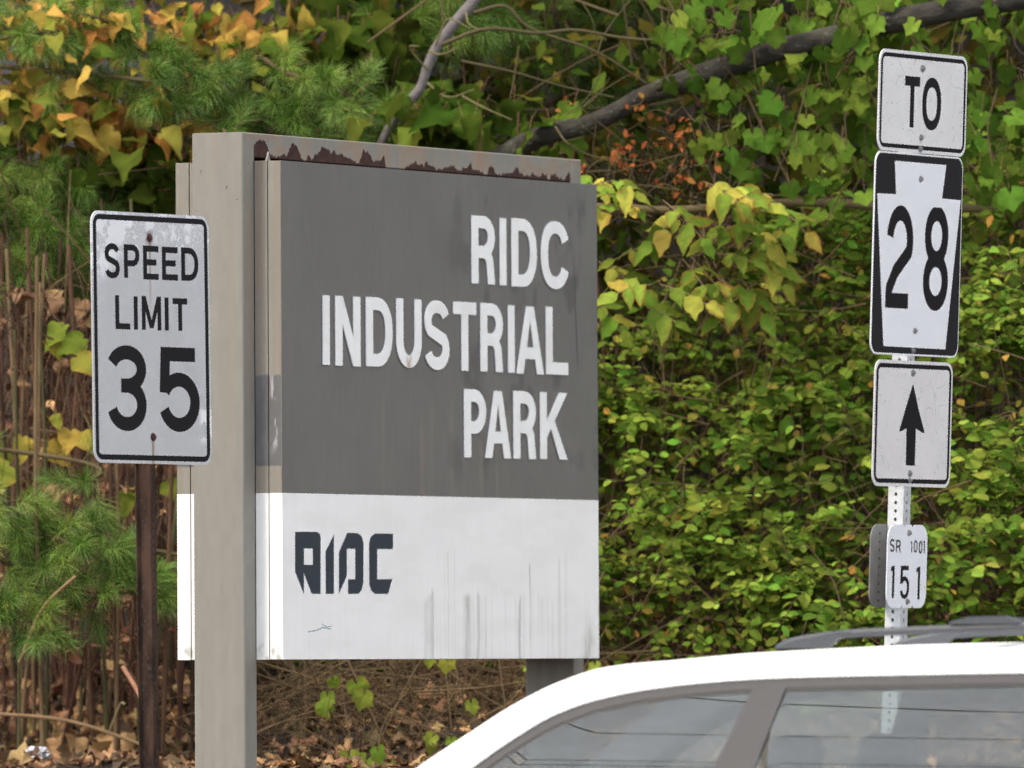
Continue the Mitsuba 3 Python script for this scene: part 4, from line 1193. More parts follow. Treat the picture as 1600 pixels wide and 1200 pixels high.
for _ in range(34):
    e = at(rng.normal(1015, 60), rng.normal(230, 45), 43.9)
    a = at(rng.normal(1040, 60), rng.normal(330, 20), 44.1)
    st.add(spline([a, (a + e) / 2 + rng.normal(0, 0.08, 3), e], 10), np.linspace(0.005, 0.002, 10), (0.06, 0.048, 0.045), 5)
fol.write(b, 300)
st.write(b, "twigs")

# ---------- broad-leaved green plants above the sign, orange ones upper left
BG = np.array([(0.052, 0.085, 0.020), (0.040, 0.068, 0.018), (0.070, 0.100, 0.025), (0.062, 0.082, 0.028)])
OR = np.array([(0.50, 0.25, 0.030), (0.58, 0.32, 0.035), (0.48, 0.33, 0.030), (0.32, 0.145, 0.030), (0.30, 0.27, 0.030), (0.54, 0.37, 0.06), (0.36, 0.19, 0.05), (0.56, 0.43, 0.05), (0.40, 0.37, 0.04)])
OG = np.array([(0.13, 0.18, 0.024), (0.20, 0.23, 0.030), (0.09, 0.14, 0.022)])
KW = [  # centre px, py, spread px, depth, leaves, green share, size range, label
    (100, 45, (125, 55), 44.85, 170, 0.34, (0.05, 0.10), "tall knotweed with orange and yellow leaves along the top left"),
    (70, 160, (105, 50), 44.9, 130, 0.35, (0.055, 0.11), "knotweed with drooping orange leaves under the left pine bough"),
    (215, 195, (75, 28), 44.9, 75, 0.15, (0.08, 0.135), "knotweed tip with a row of orange curling leaves beside the sign's post"),
    (300, 60, (75, 60), 45.4, 110, 0.45, (0.06, 0.11), "orange and lime leaved knotweed in front of the grey block wall"),
    (430, 75, (70, 50), 45.1, 80, 0.55, (0.07, 0.125), "yellow edged knotweed above the left end of the top rail"),
    (190, 265, (90, 50), 45.1, 80, 1.0, (0.10, 0.15), "dark green broad leaves hanging left of the sign's post"),
    (560, 80, (90, 60), 45.1, 95, 1.0, (0.10, 0.155), "broad dark green leaves behind the grey dead limb"),
    (700, 190, (85, 40), 44.5, 75, 1.0, (0.10, 0.15), "broad green leaves just above the right part of the top rail"),
    (850, 200, (60, 30), 44.05, 14, 1.0, (0.09, 0.14), "pale green broad leaves across the foot of the thick branch"),
    (-90, 120, (80, 110), 45.4, 110, 0.3, (0.07, 0.125), "orange leaved knotweed past the left edge"),
]
for px, py, (sx, sy), Y, n, gs, (l0, l1), lab in KW:
    b = thing("knotweed_plant", lab, "plant")
    fol, st, tall = Foliage(), Stems(), Stems()
    P = np.array([at(px + rng.normal(0, sx * 0.6), py + rng.normal(0, sy * 0.6), Y + rng.normal(0, 0.18)) for _ in range(n)])
    green = rng.random(n) < gs
    pale = 1.5 if "pale" in lab else 1.0
    base = np.where(green[:, None], jitter_colors(BG * pale if gs > 0.9 else OG, n, 0.2, 0.06), jitter_colors(OR, n, 0.18, 0.06))
    ax = unit(np.array([0, -0.35, -0.42]) + rng.normal(0, 0.55, (n, 3)))
    nm = unit(np.array([0.0, -0.40, 0.85]) + rng.normal(0, 0.45, (n, 3)))
    fol.add(HEART, P, ax, nm, rng.uniform(l0, l1, n), base, rim_color=np.array([0.42, 0.16, 0.05]) if gs < 0.9 else np.array([0.16, 0.16, 0.03]), rim=rng.uniform(0, 0.7, n) * (1 if gs < 0.9 else 0.35), fold=(-0.1, 0.75), curl=(-0.2, 1.7), wave=0.16)
    for _ in range(5):
        top = at(px + rng.normal(0, sx * 0.7), py - rng.uniform(0, sy), Y + 0.1)
        bx = top[0] + rng.normal(0, 0.12)
        by = top[1] + rng.normal(0.25, 0.1)
        bot = np.array([bx, by, float(ground_z(bx, by))])
        tall.add(spline([bot, bot * 0.6 + top * 0.4 + rng.normal(0, 0.05, 3), top], 14), np.linspace(0.011, 0.004, 14), (0.14, 0.07, 0.035), 6)
    for p, a in zip(P, ax):
        st.add([p - a * 0.05 + [0, 0.03, 0.02], p], 0.0012, (0.22, 0.10, 0.05), 3)
    fol.write(b, 150)
    tall.write_each(b, "stem")
    st.write(b, "leaf_stalks")

# ---------- pines
def needles(base, tip, n, length, color):
    """A brush of needles round the end of a shoot: vertices, triangles, colours."""
    ax = unit(tip - base)
    t = rng.random(n) ** 0.8
    o = base + np.outer(t, tip - base)
    r = rng.normal(0, 1, (n, 3))
    r = unit(r - np.outer(r @ ax, ax))
    ang = np.radians(np.interp(t, [0, 0.6, 1.0], [66, 48, 22]) + rng.normal(0, 10, n))[:, None]
    d = unit(ax * np.cos(ang) + r * np.sin(ang))
    L = length * rng.uniform(0.7, 1.1, n)[:, None]
    mid = o + d * L * 0.55
    end = o + d * L + np.array([0, 0, -1]) * L * rng.uniform(0.02, 0.18, (n, 1))
    s = unit(np.cross(d, rng.normal(0, 1, (n, 3)))) * 0.0008
    v = np.stack([o - s, o + s, mid - s, mid + s, end], 1).reshape(-1, 3)
    k = np.arange(n)[:, None] * 5
    f = np.concatenate([k + [0, 1, 3], k + [0, 3, 2], k + [2, 3, 4]])
    c = np.asarray(color) * rng.lognormal(0, 0.22, (n, 1)) * rng.normal(1, 0.06, (n, 3))
    dead = rng.random(n) < 0.03
    c[dead] = (0.25, 0.13, 0.05)
    return v, f, np.clip(np.repeat(c, 5, 0), 0.004, 0.8)


PG = [np.array((0.068, 0.125, 0.028)), np.array((0.085, 0.148, 0.026)), np.array((0.058, 0.108, 0.040)), np.array((0.108, 0.165, 0.030))]
PINE = [
    ("white pine boughs with long soft needles reaching across the upper left", 1.0, 44.7, [
        ([(-60, 20), (60, 70), (130, 125), (220, 165), (330, 195)], 22), ([(-40, 60), (60, 50), (150, 55)], 12), ([(120, 20), (200, 70), (290, 110)], 16), ([(180, 120), (260, 140), (300, 180)], 12)]),
    ("white pine boughs with bright tufts above the left half of the top rail", 1.05, 44.6, [
        ([(330, 130), (420, 150), (480, 190)], 16), ([(440, 110), (530, 140), (590, 170)], 18), ([(380, 190), (470, 175), (580, 180)], 18), ([(350, 205), (420, 215), (500, 215)], 12)]),
    ("yellow green pine tufts behind the top of the grey dead limb", 1.25, 45.2, [
        ([(560, -40), (640, 10), (700, 40)], 14), ([(600, 30), (660, 60), (740, 70)], 14), ([(600, -20), (680, -10), (760, 20)], 12)]),
    ("dense green pine left of the speed limit sign", 1.0, 44.9, [
        ([(-80, 250), (20, 290), (110, 300)], 20), ([(-80, 330), (0, 350), (70, 370), (130, 350)], 22), ([(-70, 400), (20, 410), (110, 430)], 20), ([(-60, 440), (10, 440), (80, 450)], 14), ([(20, 250), (90, 270), (150, 290)], 12)]),
    ("young pine with low tufts in front of the brown canes", 1.0, 43.6, [
        ([(-60, 760), (10, 790), (60, 840)], 16), ([(-50, 860), (30, 890), (90, 900)], 16), ([(40, 830), (110, 850), (170, 880)], 16), ([(120, 820), (190, 860), (230, 900)], 15), ([(-50, 950), (20, 960), (70, 985)], 14), ([(90, 930), (160, 930), (215, 925)], 14), ([(120, 720), (140, 760), (160, 800)], 6), ([(240, 860), (275, 890), (290, 930)], 8)]),
    ("pine standing in the shade behind the thick branch", 1.0, 46.2, [
        ([(740, 20), (820, 60), (900, 90)], 16), ([(860, 10), (930, 60), (1010, 90)], 16), ([(820, 110), (900, 140), (980, 150)], 16), ([(760, 130), (840, 160), (900, 180)], 12), ([(960, 20), (1040, 50), (1090, 90)], 12), ([(1100, 150), (1180, 130), (1240, 160)], 10)]),
]
for lab, bright, Y, boughs in PINE:
    b = thing("pine_tree", lab, "tree")
    allp = np.array([at(x, y, Y) for bg, _ in boughs for x, y in bg])
    tx = allp[:, 0].mean() - 0.2 if allp[:, 0].mean() > -1.5 else -2.75
    ty = Y + 0.75
    top = allp[:, 2].max() + 1.2
    gz = float(ground_z(tx, ty))
    tv, tf = tube(spline([[tx, ty, gz - 0.1], [tx + 0.03, ty, (gz + top) / 2], [tx, ty, top]], 20), np.linspace(0.07, 0.03, 20), 10, True, 0.15, 4)
    part(b, "trunk", (tv, tf), "stem_skin", True, np.broadcast_to(np.array([0.075, 0.06, 0.05]), (len(tv), 3)))
    for bg, nt in boughs:
        main = np.array([at(x, y, Y + 0.10 * math.sin(i * 2.0 + x)) for i, (x, y) in enumerate(bg)])
        st = Stems()
        root = np.array([tx, ty, main[0][2] + 0.15])
        path = spline(np.vstack([root, main]), 24)
        st.add(path, np.linspace(0.012, 0.003, 24), (0.085, 0.065, 0.05), 6)
        V, Fc, C, tips = [], [], [], []
        for j in range(nt):
            k = int(np.clip(rng.uniform(5, 23.9), 5, 23)) if j else 23
            o = path[k]
            tan = unit(path[min(k + 1, 23)] - path[k - 1])
            d = unit(tan * rng.uniform(0.3, 1.0) + rng.normal(0, 0.55, 3) + np.array([0, -0.35, 0.15])) if j else tan
            e = o + d * rng.uniform(0.06, 0.17)
            st.add([o, (o + e) / 2 + rng.normal(0, 0.008, 3), e], [0.0035, 0.003, 0.002], (0.11, 0.085, 0.06), 4)
            tips.append(needles(o + (e - o) * 0.35, e + d * 0.012, 210, 0.100, PG[rng.integers(0, 4)] * 1.65 * bright * rng.uniform(0.8, 1.2)))
        bk = st.write(b, "bough", None)
        for v, f, c in tips:
            put(fresh(f"{bk}__needle_tuft"), (v, f), "needle_tissue", False, c)

# ---------- the leaning trunk, the dead limb, bare branches
def bark(p, n, uv):
    a = fbm(p.x * 26, p.y * 26, p.z * 26, 4)
    g = smoothstep(0.52, 0.70, fbm(p.x * 11, p.y * 11, p.z * 11 + 4.0, 3))
    c = mi.Color3f(0.040, 0.036, 0.030) * (0.45 + 1.1 * a)
    c = mix(c, mi.Color3f(0.066, 0.070, 0.048), g * 0.5)
    return mix(c, mi.Color3f(0.20, 0.20, 0.18), smoothstep(0.75, 0.80, fbm(p.x * 70, p.y * 70, p.z * 70, 2)) * 0.5)


scene["bark"] = {"type": "bumpmap", "bump": mikit.proc(lambda p, n, uv: fbm(p.x * 45, p.y * 45, p.z * 45, 4) * 1.0), "scale": 0.012, "nested": {"type": "twosided", "bsdf": {"type": "principled", "base_color": mikit.proc(bark), "roughness": 0.9, "specular": 0.2}}}
scene["bark"]["bsdf"] = scene["bark"].pop("nested")
b = thing("leaning_tree", "thick grey barked limb slanting up to the right across the thicket", "tree")
Yt = 43.75
pts = [at(x, y, Yt + dy) for x, y, dy in ((640, 330, 1.0), (760, 262, 0.55), (840, 215, 0.3), (930, 190, 0.2), (1010, 149, 0.15), (1090, 122, 0.05), (1190, 85, -0.1), (1290, 61, -0.2), (1400, 33, -0.3), (1500, 12, -0.35), (1620, -10, -0.4), (1800, -60, -0.4), (2000, -160, -0.3))]
bx, by = pts[0][0] - 0.25, pts[0][1] + 0.5
pts = [np.array([bx, by, float(ground_z(bx, by)) - 0.2])] + pts
rad = np.interp(np.linspace(0, 1, 90), [0, 0.09, 0.3, 0.42, 0.47, 0.52, 0.7, 1.0], [0.068, 0.050, 0.036, 0.040, 0.049, 0.042, 0.045, 0.050])
tr = part(b, "trunk", tube(spline(pts, 90), rad, 16, True, 0.16, 8), "bark", True)
kn = at(1030, 136, Yt - 0.055)
st = Stems()
st.add([kn + [0, 0.05, 0], kn + [0.005, -0.012, -0.002]], [0.017, 0.011], (0.03, 0.026, 0.024), 8)
st.write(tr, "knot", None)
limb = [([(740, 20), (790, 10), (830, 45), (930, 80), (1010, 130)], 0.010), ([(690, 70), (760, 45), (840, 52), (900, 47), (980, 60), (1060, 62), (1150, 50)], 0.0105), ([(720, 95), (800, 112), (880, 135), (960, 152)], 0.007),
        ([(868, 198), (885, 222), (915, 240), (960, 253)], 0.006), ([(985, 0), (950, 45), (935, 80), (938, 110), (920, 150), (885, 180)], 0.0045), ([(900, -10), (925, 30), (936, 82)], 0.004), ([(1000, -5), (1040, 15), (1100, 30), (1180, 60)], 0.011)]
st = Stems()
for pth, r in limb:
    pp = spline([at(x, y, Yt - 0.10 + rng.normal(0, 0.03)) for x, y in pth], 22)
    st.add(pp, np.linspace(r * 0.8, r * 0.42, 22), (0.080, 0.066, 0.056), 7, 0.1)
st.write_each(b, "side_branch")
b = thing("dead_limb", "pale grey dead limb rising to the right above the top rail", "branch")
pts = [at(x, y, 44.45) for x, y in ((560, 300), (600, 215), (625, 175), (655, 140), (668, 105), (685, 70), (712, 35), (745, -5), (790, -80), (820, -190), (875, -300), (900, -420))]
tv, tf = tube(spline(pts, 70), np.interp(np.linspace(0, 1, 70), [0, 0.6, 1], [0.016, 0.023, 0.008]), 10, True, 0.12, 3)
part(b, "limb", (tv, tf), "grey_limb_skin", True, np.array([0.145, 0.130, 0.122]) * (0.7 + 0.6 * meshkit.fbm(tv * 60, 3, 2))[:, None])
st = Stems()
for a, m, e in (((680, 72), (700, 30), (735, 45)), ((668, 110), (640, 75), (655, 72)), ((668, 130), (700, 152), (740, 140)), ((728, 20), (735, 40), (765, 50)), ((722, 150), (760, 170), (800, 187)), ((670, 80), (690, 85), (715, 75))):
    st.add(spline([at(*a, 44.4), at(*m, 44.35), at(*e, 44.3)], 12), np.linspace(0.005, 0.002, 12), (0.16, 0.14, 0.13), 5)
st.write_each(b, "twig")
b = thing("fallen_branch", "level brown branch behind the keystone plate", "branch")
st = Stems()
st.add(spline([at(x, y, 43.75) for x, y in ((900, 322), (970, 325), (1060, 328), (1200, 318), (1300, 317), (1370, 322), (1520, 326), (1640, 328), (1760, 320))], 40), 0.017, (0.13, 0.10, 0.085), 8, 0.15)
st.write(b, "limb", None)

# ---------- canes on the left, bare brush under the sign
CANE = [np.array((0.088, 0.038, 0.016)), np.array((0.105, 0.055, 0.022)), np.array((0.15, 0.100, 0.045)), np.array((0.080, 0.076, 0.022)), np.array((0.048, 0.026, 0.015))]


def cane(px, py, top_px, top_py, Y, r, col, name="knotweed_cane", label="reddish brown jointed cane standing upright in the leaf litter left of the big sign", group="upright canes left of the big sign"):
    b = thing(name, label, "cane", group)
    a = at(px, py, Y)
    a[2] = float(ground_z(a[0], a[1])) - 0.02
    e = at(top_px, top_py, Y + rng.normal(0, 0.15))
    m = (a + e) / 2 + rng.normal(0, 0.025, 3)
    n = 34
    pp = spline([a, m, e], n)
    h = np.linalg.norm(e - a)
    ph = np.linspace(0, h / 0.17, n)
    rad = r * np.linspace(1.0, 0.75, n) * (1 + 0.28 * (np.abs((ph % 1) - 0.5) > 0.40))
    v, f = tube(pp, rad, 7)
    c = col * (0.65 + 0.7 * meshkit.fbm(v * np.array([30, 30, 9]), 3, 4))[:, None]
    put(b, (v, f), "stem_skin", True, c)


ORD = "first second third fourth fifth sixth seventh eighth ninth tenth eleventh twelfth thirteenth fourteenth fifteenth sixteenth seventeenth eighteenth nineteenth twentieth twenty-first twenty-second twenty-third twenty-fourth twenty-fifth twenty-sixth twenty-seventh twenty-eighth".split()
TONES = ["reddish brown", "warm brown", "pale tan", "olive green", "dark brown"]
spec = sorted((rng.uniform(3, 299), int(rng.choice(5, p=[0.32, 0.26, 0.14, 0.14, 0.14]))) for _ in range(60))
seen, turned = [0] * 5, False
for px, tone in spec:
    lean = rng.normal(0, 26) * (1 if rng.random() < 0.75 else 2.6)
    where_ = "left of speed limit post" if px < 221 else "right of speed limit post"
    if px > 221 and not turned:
        seen, turned = [0] * 5, True
    cane(px, 1120, px + lean, rng.uniform(300, 520), rng.uniform(43.6, 46.2), rng.uniform(0.0055, 0.0105), CANE[tone] * rng.uniform(0.8, 1.25),
         label=f"{TONES[tone]} cane {where_}, {ORD[seen[tone]]} of its colour from the left", group="upright canes left of the big sign")
    seen[tone] += 1
STALK = ["bleached stalk slanting up across the low pine tufts", "long brown stalk arching low over the leaf litter", "short orange brown stalk lying just left of the speed limit post", "thin orange stalk lying level among the cane feet", "short level stalk at the height of the low pine tufts", "thin grey stalk crossing the canes at the far left", "pale stalk slanting between the speed limit post and the big sign", "brown stalk leaning left below the broad yellow green leaves", "small pale stalk standing aslant in the litter left of the speed limit post"]
for (x0, y0, x1, y1, Y, r, c), lab in zip([(30, 1035, 118, 900, 43.5, 0.006, (0.30, 0.20, 0.13)), (-10, 1115, 240, 1170, 43.4, 0.008, (0.20, 0.13, 0.08)), (192, 1042, 226, 1100, 43.4, 0.009, (0.34, 0.17, 0.08)), (100, 1020, 195, 1028, 44.3, 0.006, (0.28, 0.15, 0.09)), (25, 908, 75, 912, 43.9, 0.005, (0.26, 0.14, 0.08)), (55, 985, 130, 965, 43.8, 0.004, (0.20, 0.15, 0.12)), (258, 962, 285, 925, 43.9, 0.004, (0.25, 0.18, 0.10)), (100, 680, 52, 760, 44.2, 0.005, (0.22, 0.14, 0.08)), (170, 1145, 195, 1100, 43.5, 0.004, (0.22, 0.17, 0.11))], STALK):
    b = thing("dead_stalk", lab, "stalk", "fallen stalks among the canes")
    a, e = at(x0, y0, Y), at(x1, y1, Y - 0.1)
    m = (a + e) / 2 + np.array([0, 0, 0.03]) + rng.normal(0, 0.012, 3)
    v, f = tube(spline([a, m, e], 16), r, 6)
    put(b, (v, f), "stem_skin", True, np.array(c) * (0.7 + 0.6 * meshkit.fbm(v * 40, 3, 7))[:, None])

b = thing("bare_brush", "tangle of leafless brown twigs in the dark space under the big sign", "bush")
st, thick = Stems(), Stems()
for i in range(480):
    a = at(rng.uniform(370, 960), rng.uniform(1010, 1210), 43.2 + rng.uniform(0, 1.6))
    d = rng.normal(0, 1, 3) * np.array([0.30, 0.15, 0.24])
    col = np.array((0.125, 0.085, 0.060)) * rng.uniform(0.45, 1.3)
    st.add(spline([a - d, a + rng.normal(0, 0.04, 3), a + d], 10), np.linspace(1, 0.5, 10) * rng.uniform(0.0015, 0.0042), col, 5)
for x0, x1 in ((455, 447), (560, 575), (690, 712), (722, 728), (760, 735), (845, 800), (610, 602), (500, 520), (660, 640), (780, 790)):
    a, e = at(x0, 1230, 44.2), at(x1, 960, 44.3 + rng.normal(0, 0.2))
    thick.add(spline([a, (a + e) / 2 + rng.normal(0, 0.03, 3), e], 12), rng.uniform(0.006, 0.014), np.array((0.10, 0.075, 0.055)) * rng.uniform(0.6, 1.3), 6, 0.15)
thick.write_each(b, "stem")
st.write(b, "twigs", kind="stuff")
b = thing("dry_brush", "warm brown tangle of dry twigs and shrivelled leaves among the upright canes", "bush")
st, fol = Stems(), Foliage()
for i in range(560):
    a = at(rng.uniform(-40, 310), rng.uniform(430, 1150), 43.9 + rng.uniform(0, 2.2))
    d = rng.normal(0, 1, 3) * np.array([0.16, 0.12, 0.26])
    col = np.array([(0.11, 0.054, 0.022), (0.145, 0.080, 0.034), (0.078, 0.042, 0.020), (0.19, 0.125, 0.06)])[rng.integers(0, 4)] * rng.uniform(0.5, 1.2)
    st.add(spline([a - d, a + rng.normal(0, 0.035, 3), a + d], 9), np.linspace(1, 0.5, 9) * rng.uniform(0.0014, 0.0038), col, 5)
n = 420
P = np.array([at(rng.uniform(-40, 310), rng.uniform(450, 1130), 43.9 + rng.uniform(0, 2.0)) for _ in range(n)])
fol.add(HEART, P, rand_dirs(n, -0.8), rand_dirs(n, 0.4, 0.8, 0.6), rng.uniform(0.03, 0.085, n), jitter_colors(np.array([(0.22, 0.11, 0.05), (0.30, 0.16, 0.075), (0.14, 0.07, 0.035), (0.36, 0.22, 0.11)]), n, 0.25, 0.06), fold=(-0.2, 1.0), curl=(-1.2, 1.6), wave=0.3)
st.write(b, "twigs")
fol.write(b, 60, "dead_leaf_tissue", "dry_leaf", "dry_leaves")
b = thing("maple_seedling", "few yellow green lobed leaves on thin twigs below the white panel", "plant")
fol, st = Foliage(), Stems()
for px, py, s in [(512, 1095, 0.075), (505, 1110, 0.07), (520, 1072, 0.05), (555, 1075, 0.08), (570, 1092, 0.085), (545, 1188, 0.085), (575, 1195, 0.10), (590, 1180, 0.08), (735, 1107, 0.065), (678, 1160, 0.06), (673, 1176, 0.05), (700, 1040, 0.07), (672, 1035, 0.06), (930, 1048, 0.06), (705, 1165, 0.05), (600, 1205, 0.09)]:
    c = at(px, py, 43.0 + rng.normal(0, 0.06))
    fol.add(LOBED, c + [0, 0, 0.03], unit(np.array([rng.normal(0, 0.4), -0.2, -0.9])), unit(np.array([rng.normal(0, 0.3), -0.9, 0.45])), s, jitter_colors(np.array([(0.16, 0.22, 0.025), (0.22, 0.25, 0.03), (0.11, 0.18, 0.02)]), 1, 0.15, 0.05), rim_color=np.array([0.32, 0.22, 0.05]), rim=rng.uniform(0, 0.6), wave=0.08)
    g = np.array([c[0] + rng.normal(0, 0.1), c[1] + 0.25, float(ground_z(c[0], c[1] + 0.25))])
    st.add(spline([g, (g + c) / 2 + rng.normal(0, 0.05, 3), c + [0, 0, 0.04]], 9), np.linspace(0.003, 0.0014, 9), (0.13, 0.09, 0.05), 4)
fol.write(b, 100)
st.write(b, "stems")
b = thing("cane_leaves", "few broad yellow green leaves on low shoots round the speed limit post", "plant")
fol, st = Foliage(), Stems()
for px, py, s in [(100, 525, 0.13), (130, 545, 0.12), (80, 545, 0.10), (120, 575, 0.12), (35, 700, 0.12), (15, 745, 0.14), (10, 720, 0.12), (120, 700, 0.13), (75, 715, 0.12), (205, 780, 0.13), (260, 770, 0.10), (150, 850, 0.09), (268, 915, 0.12), (85, 665, 0.07), (110, 690, 0.10)]:
    c = at(px, py, 44.0 + rng.normal(0, 0.08))
    tone = np.array([(0.24, 0.25, 0.03), (0.17, 0.21, 0.03), (0.34, 0.26, 0.05), (0.40, 0.26, 0.10)])
    fol.add(HEART, c + [0, 0, 0.04], unit(np.array([rng.normal(0, 0.5), -0.3, -0.55])), unit(np.array([rng.normal(0, 0.3), -0.7, 0.6])), s, jitter_colors(tone, 1, 0.12, 0.05), rim_color=np.array([0.40, 0.20, 0.06]), rim=rng.uniform(0, 0.7), wave=0.12)
    st.add(spline([c + [rng.normal(0, 0.08), 0.15, -0.25], c + [0, 0.05, 0.0], c + [0, 0, 0.04]], 8), 0.002, (0.28, 0.14, 0.06), 4)
fol.write(b, 100)
st.write(b, "stems")

# ---------- leaf litter on the bank
LIT = np.array([(0.16, 0.080, 0.046), (0.22, 0.120, 0.070), (0.10, 0.052, 0.032), (0.30, 0.175, 0.105), (0.13, 0.085, 0.055), (0.07, 0.042, 0.028)])
n = 16000
s_, r_ = rng.uniform(5.2, 11.5, n), R_MID + rng.uniform(-3.4, 3.6, n)
p_ = xy(s_, r_)
z_ = ground_z(p_[:, 0], p_[:, 1]) + rng.uniform(0.004, 0.045, n)
fol = Foliage()
for tpl, a, e in ((HEART, 0, 3000), (LOBED, 3000, 7000), (OVAL, 7000, 16000)):
    k = e - a
    ax = rng.normal(0, 1, (k, 3)) * np.array([1, 1, 0.35])
    fol.add(tpl, np.column_stack([p_[a:e], z_[a:e]]), ax, unit(np.array([0, -0.25, 0.9]) + rng.normal(0, 0.45, (k, 3))), rng.uniform(0.030, 0.085, k), jitter_colors(LIT, k, 0.3, 0.06), fold=(-0.3, 0.8), curl=(-1.0, 1.4), wave=0.25)
P = np.concatenate([I[0].reshape(-1, 3) for I in fol.items])
C = np.concatenate([I[2].reshape(-1, 3) for I in fol.items])
Fs, o = [], 0
for I in fol.items:
    m, nv = I[0].shape[:2]
    Fs.append((I[1][None] + (np.arange(m) * nv)[:, None, None]).reshape(-1, 3) + o)
    o += m * nv
put(fresh("leaf_litter"), (P, np.vstack(Fs)), "dead_leaf_tissue", True, C)
labels["leaf_litter"] = {"label": "brown fallen leaves carpeting the bank", "category": "leaf litter", "kind": "stuff"}
FL = sorted([(42, 1085, 0.10), (125, 1078, 0.07), (150, 1140, 0.12), (95, 1145, 0.11), (200, 1165, 0.13), (160, 1180, 0.11), (75, 1165, 0.09), (20, 1120, 0.09), (110, 1110, 0.08), (215, 1130, 0.09), (30, 1190, 0.10), (190, 1195, 0.10), (285, 1190, 0.09), (130, 1165, 0.10), (55, 1135, 0.08), (275, 1120, 0.08), (425, 1165, 0.10), (440, 1190, 0.11), (545, 1090, 0.07), (480, 1150, 0.07)])
for i_, (px, py, s) in enumerate(FL):
    where_ = "under the white panel" if px > 400 else "left of the big sign's post"
    b = thing("fallen_leaf", f"curled tan fallen leaf {where_}, {ORD[i_ if px < 400 else i_ - sum(q[0] < 400 for q in FL)]} from the left", "leaf", "larger fallen leaves on the bank")
    Y = np.interp(py, [1060, 1200], [45.4, 43.6])
    c = at(px, py, Y)
    f1 = Foliage()
    f1.add(LOBED if rng.random() < 0.5 else HEART, c + [0, 0, -0.02], unit(np.array([rng.normal(0, 0.8), -0.2, rng.uniform(0.1, 0.9)])), unit(np.array([rng.normal(0, 0.3), -0.8, 0.5])), s, jitter_colors(np.array([(0.46, 0.27, 0.15), (0.50, 0.24, 0.12), (0.40, 0.26, 0.16), (0.46, 0.27, 0.04)]), 1, 0.12, 0.05), fold=(0.1, 0.7), curl=(-1.2, 1.2), wave=0.3)
    I = f1.items[0]
    put(b, (I[0][0], I[1]), "dead_leaf_tissue", True, I[2][0])
b = thing("plastic_scrap", "crumpled shiny scrap of clear plastic on the fallen leaves", "litter")
m = trimesh.creation.icosphere(subdivisions=3)
v = m.vertices * np.array([0.045, 0.035, 0.028])
v = v * (0.55 + 0.9 * meshkit.fbm(m.vertices * 2.6, 3, 77))[:, None] + at(58, 1178, 43.3)
principled("shiny_plastic", (0.70, 0.70, 0.74), 0.12, metallic=0.7)
put(b, trimesh.Trimesh(v, m.faces, process=False), "shiny_plastic")

# ---------- undergrowth that fills the depth of the thicket
fol = Foliage()
UG = np.array([(0.050, 0.085, 0.016), (0.035, 0.060, 0.014), (0.075, 0.105, 0.020), (0.065, 0.060, 0.022), (0.085, 0.065, 0.030)])
n = 27000
px, py, Y = rng.uniform(-520, 2100, n), rng.uniform(-250, 1060, n), rng.uniform(44.9, 47.6, n)
keep = ~((px < 330) & (py > 430)) & ~((px > -20) & (px < 430) & (py < 130) & (rng.random(n) < 0.8))
px, py, Y = px[keep], py[keep], Y[keep]
pos = np.array([at(a, b_, c) for a, b_, c in zip(px, py, Y)])
n = len(pos)
up_ = pos[:, 2] > ground_z(pos[:, 0], pos[:, 1]) + 0.05
pos = pos[up_]
n = len(pos)
fol.add(OVAL_LITE, pos, rand_dirs(n, -0.5), rand_dirs(n, 0.8, 0.6, 0.6), rng.uniform(0.05, 0.12, n), jitter_colors(UG, n, 0.3, 0.08))
I = fol.items[0]
nv = I[0].shape[1]
put(fresh("undergrowth"), (I[0].reshape(-1, 3), (I[1][None] + (np.arange(n) * nv)[:, None, None]).reshape(-1, 3)), "leaf_tissue", True, I[2].reshape(-1, 3))
labels["undergrowth"] = {"label": "dim undergrowth filling the thicket behind the bushes", "category": "undergrowth", "kind": "stuff"}
st = Stems()
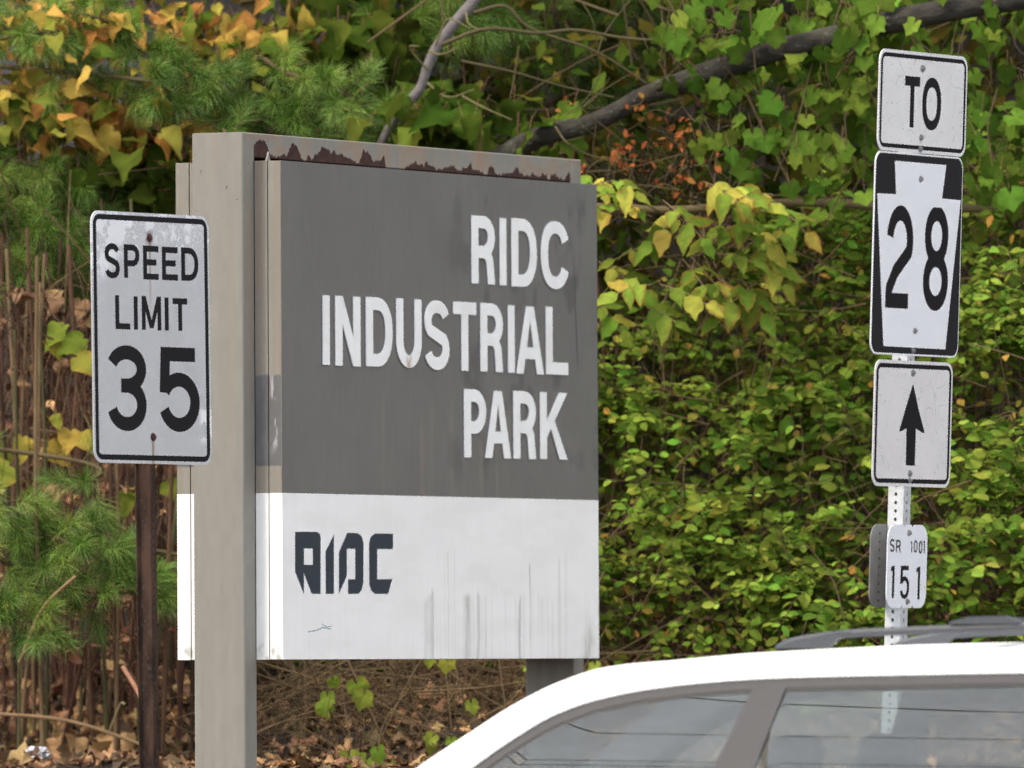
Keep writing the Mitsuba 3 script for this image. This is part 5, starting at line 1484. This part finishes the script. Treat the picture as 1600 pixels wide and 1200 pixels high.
for i in range(560):
    a = at(rng.uniform(-400, 2000), rng.uniform(-100, 1080), 44.6 + rng.uniform(0, 2.0))
    d = rng.normal(0, 1, 3) * np.array([0.20, 0.15, 0.38])
    st.add(spline([a - d, a + rng.normal(0, 0.05, 3), a + d], 8), rng.uniform(0.0015, 0.006), np.array((0.105, 0.075, 0.055)) * rng.uniform(0.4, 1.2), 5)
put(fresh("brushwood"), (np.vstack(st.v), np.vstack(st.f)), "stem_skin", True, np.vstack(st.c))
labels["brushwood"] = {"label": "mass of bare brown stems deep in the thicket", "category": "brushwood", "kind": "stuff"}

# ---------- unseen tree added above the frame so its crown shades the upper thicket
b = thing("added_shade_tree", "unseen tall tree added so its leafy crown shades the thicket", "tree")
tx, ty = 1.6, 49.5
gz = float(ground_z(tx, ty))
part(b, "trunk", tube(spline([[tx, ty, gz - 0.3], [tx - 0.1, ty - 0.1, gz + 3], [tx + 0.1, ty - 0.6, 10.5]], 24), np.linspace(0.26, 0.09, 24), 12, True, 0.15, 5), "bark", True)
for k in range(9):
    a = rng.uniform(0, 2 * np.pi)
    z0 = rng.uniform(5.5, 9.0)
    o = np.array([tx, ty - 0.3, max(z0, gz + 1.5)])
    e = o + np.array([3.4 * math.cos(a), 2.6 * math.sin(a) - 1.5, rng.uniform(0.3, 1.6)])
    part(b, "limb", tube(spline([o, (o + e) / 2 + [0, 0, 0.3], e], 12), np.linspace(0.07, 0.02, 12), 7), "bark", True)
n = 30000
q = rng.normal(0, 1, (n, 3))
q = q / np.linalg.norm(q, axis=1, keepdims=True) * rng.random((n, 1)) ** 0.4
pos = np.array([0.0, 47.9, 7.3]) + q * np.array([5.4, 4.2, 2.3])
pos = pos[pos[:, 2] > 5.0]
n = len(pos)
f1 = Foliage()
f1.add(OVAL_LITE, pos, rand_dirs(n, -0.4), rand_dirs(n, 1.0, 0.2, 0.5), rng.uniform(0.10, 0.17, n), jitter_colors(HG * 0.8, n, 0.25, 0.06))
I = f1.items[0]
nv = I[0].shape[1]
part(b, "crown", (I[0].reshape(-1, 3), (I[1][None] + (np.arange(n) * nv)[:, None, None]).reshape(-1, 3)), "leaf_tissue", True, I[2].reshape(-1, 3), kind="stuff")
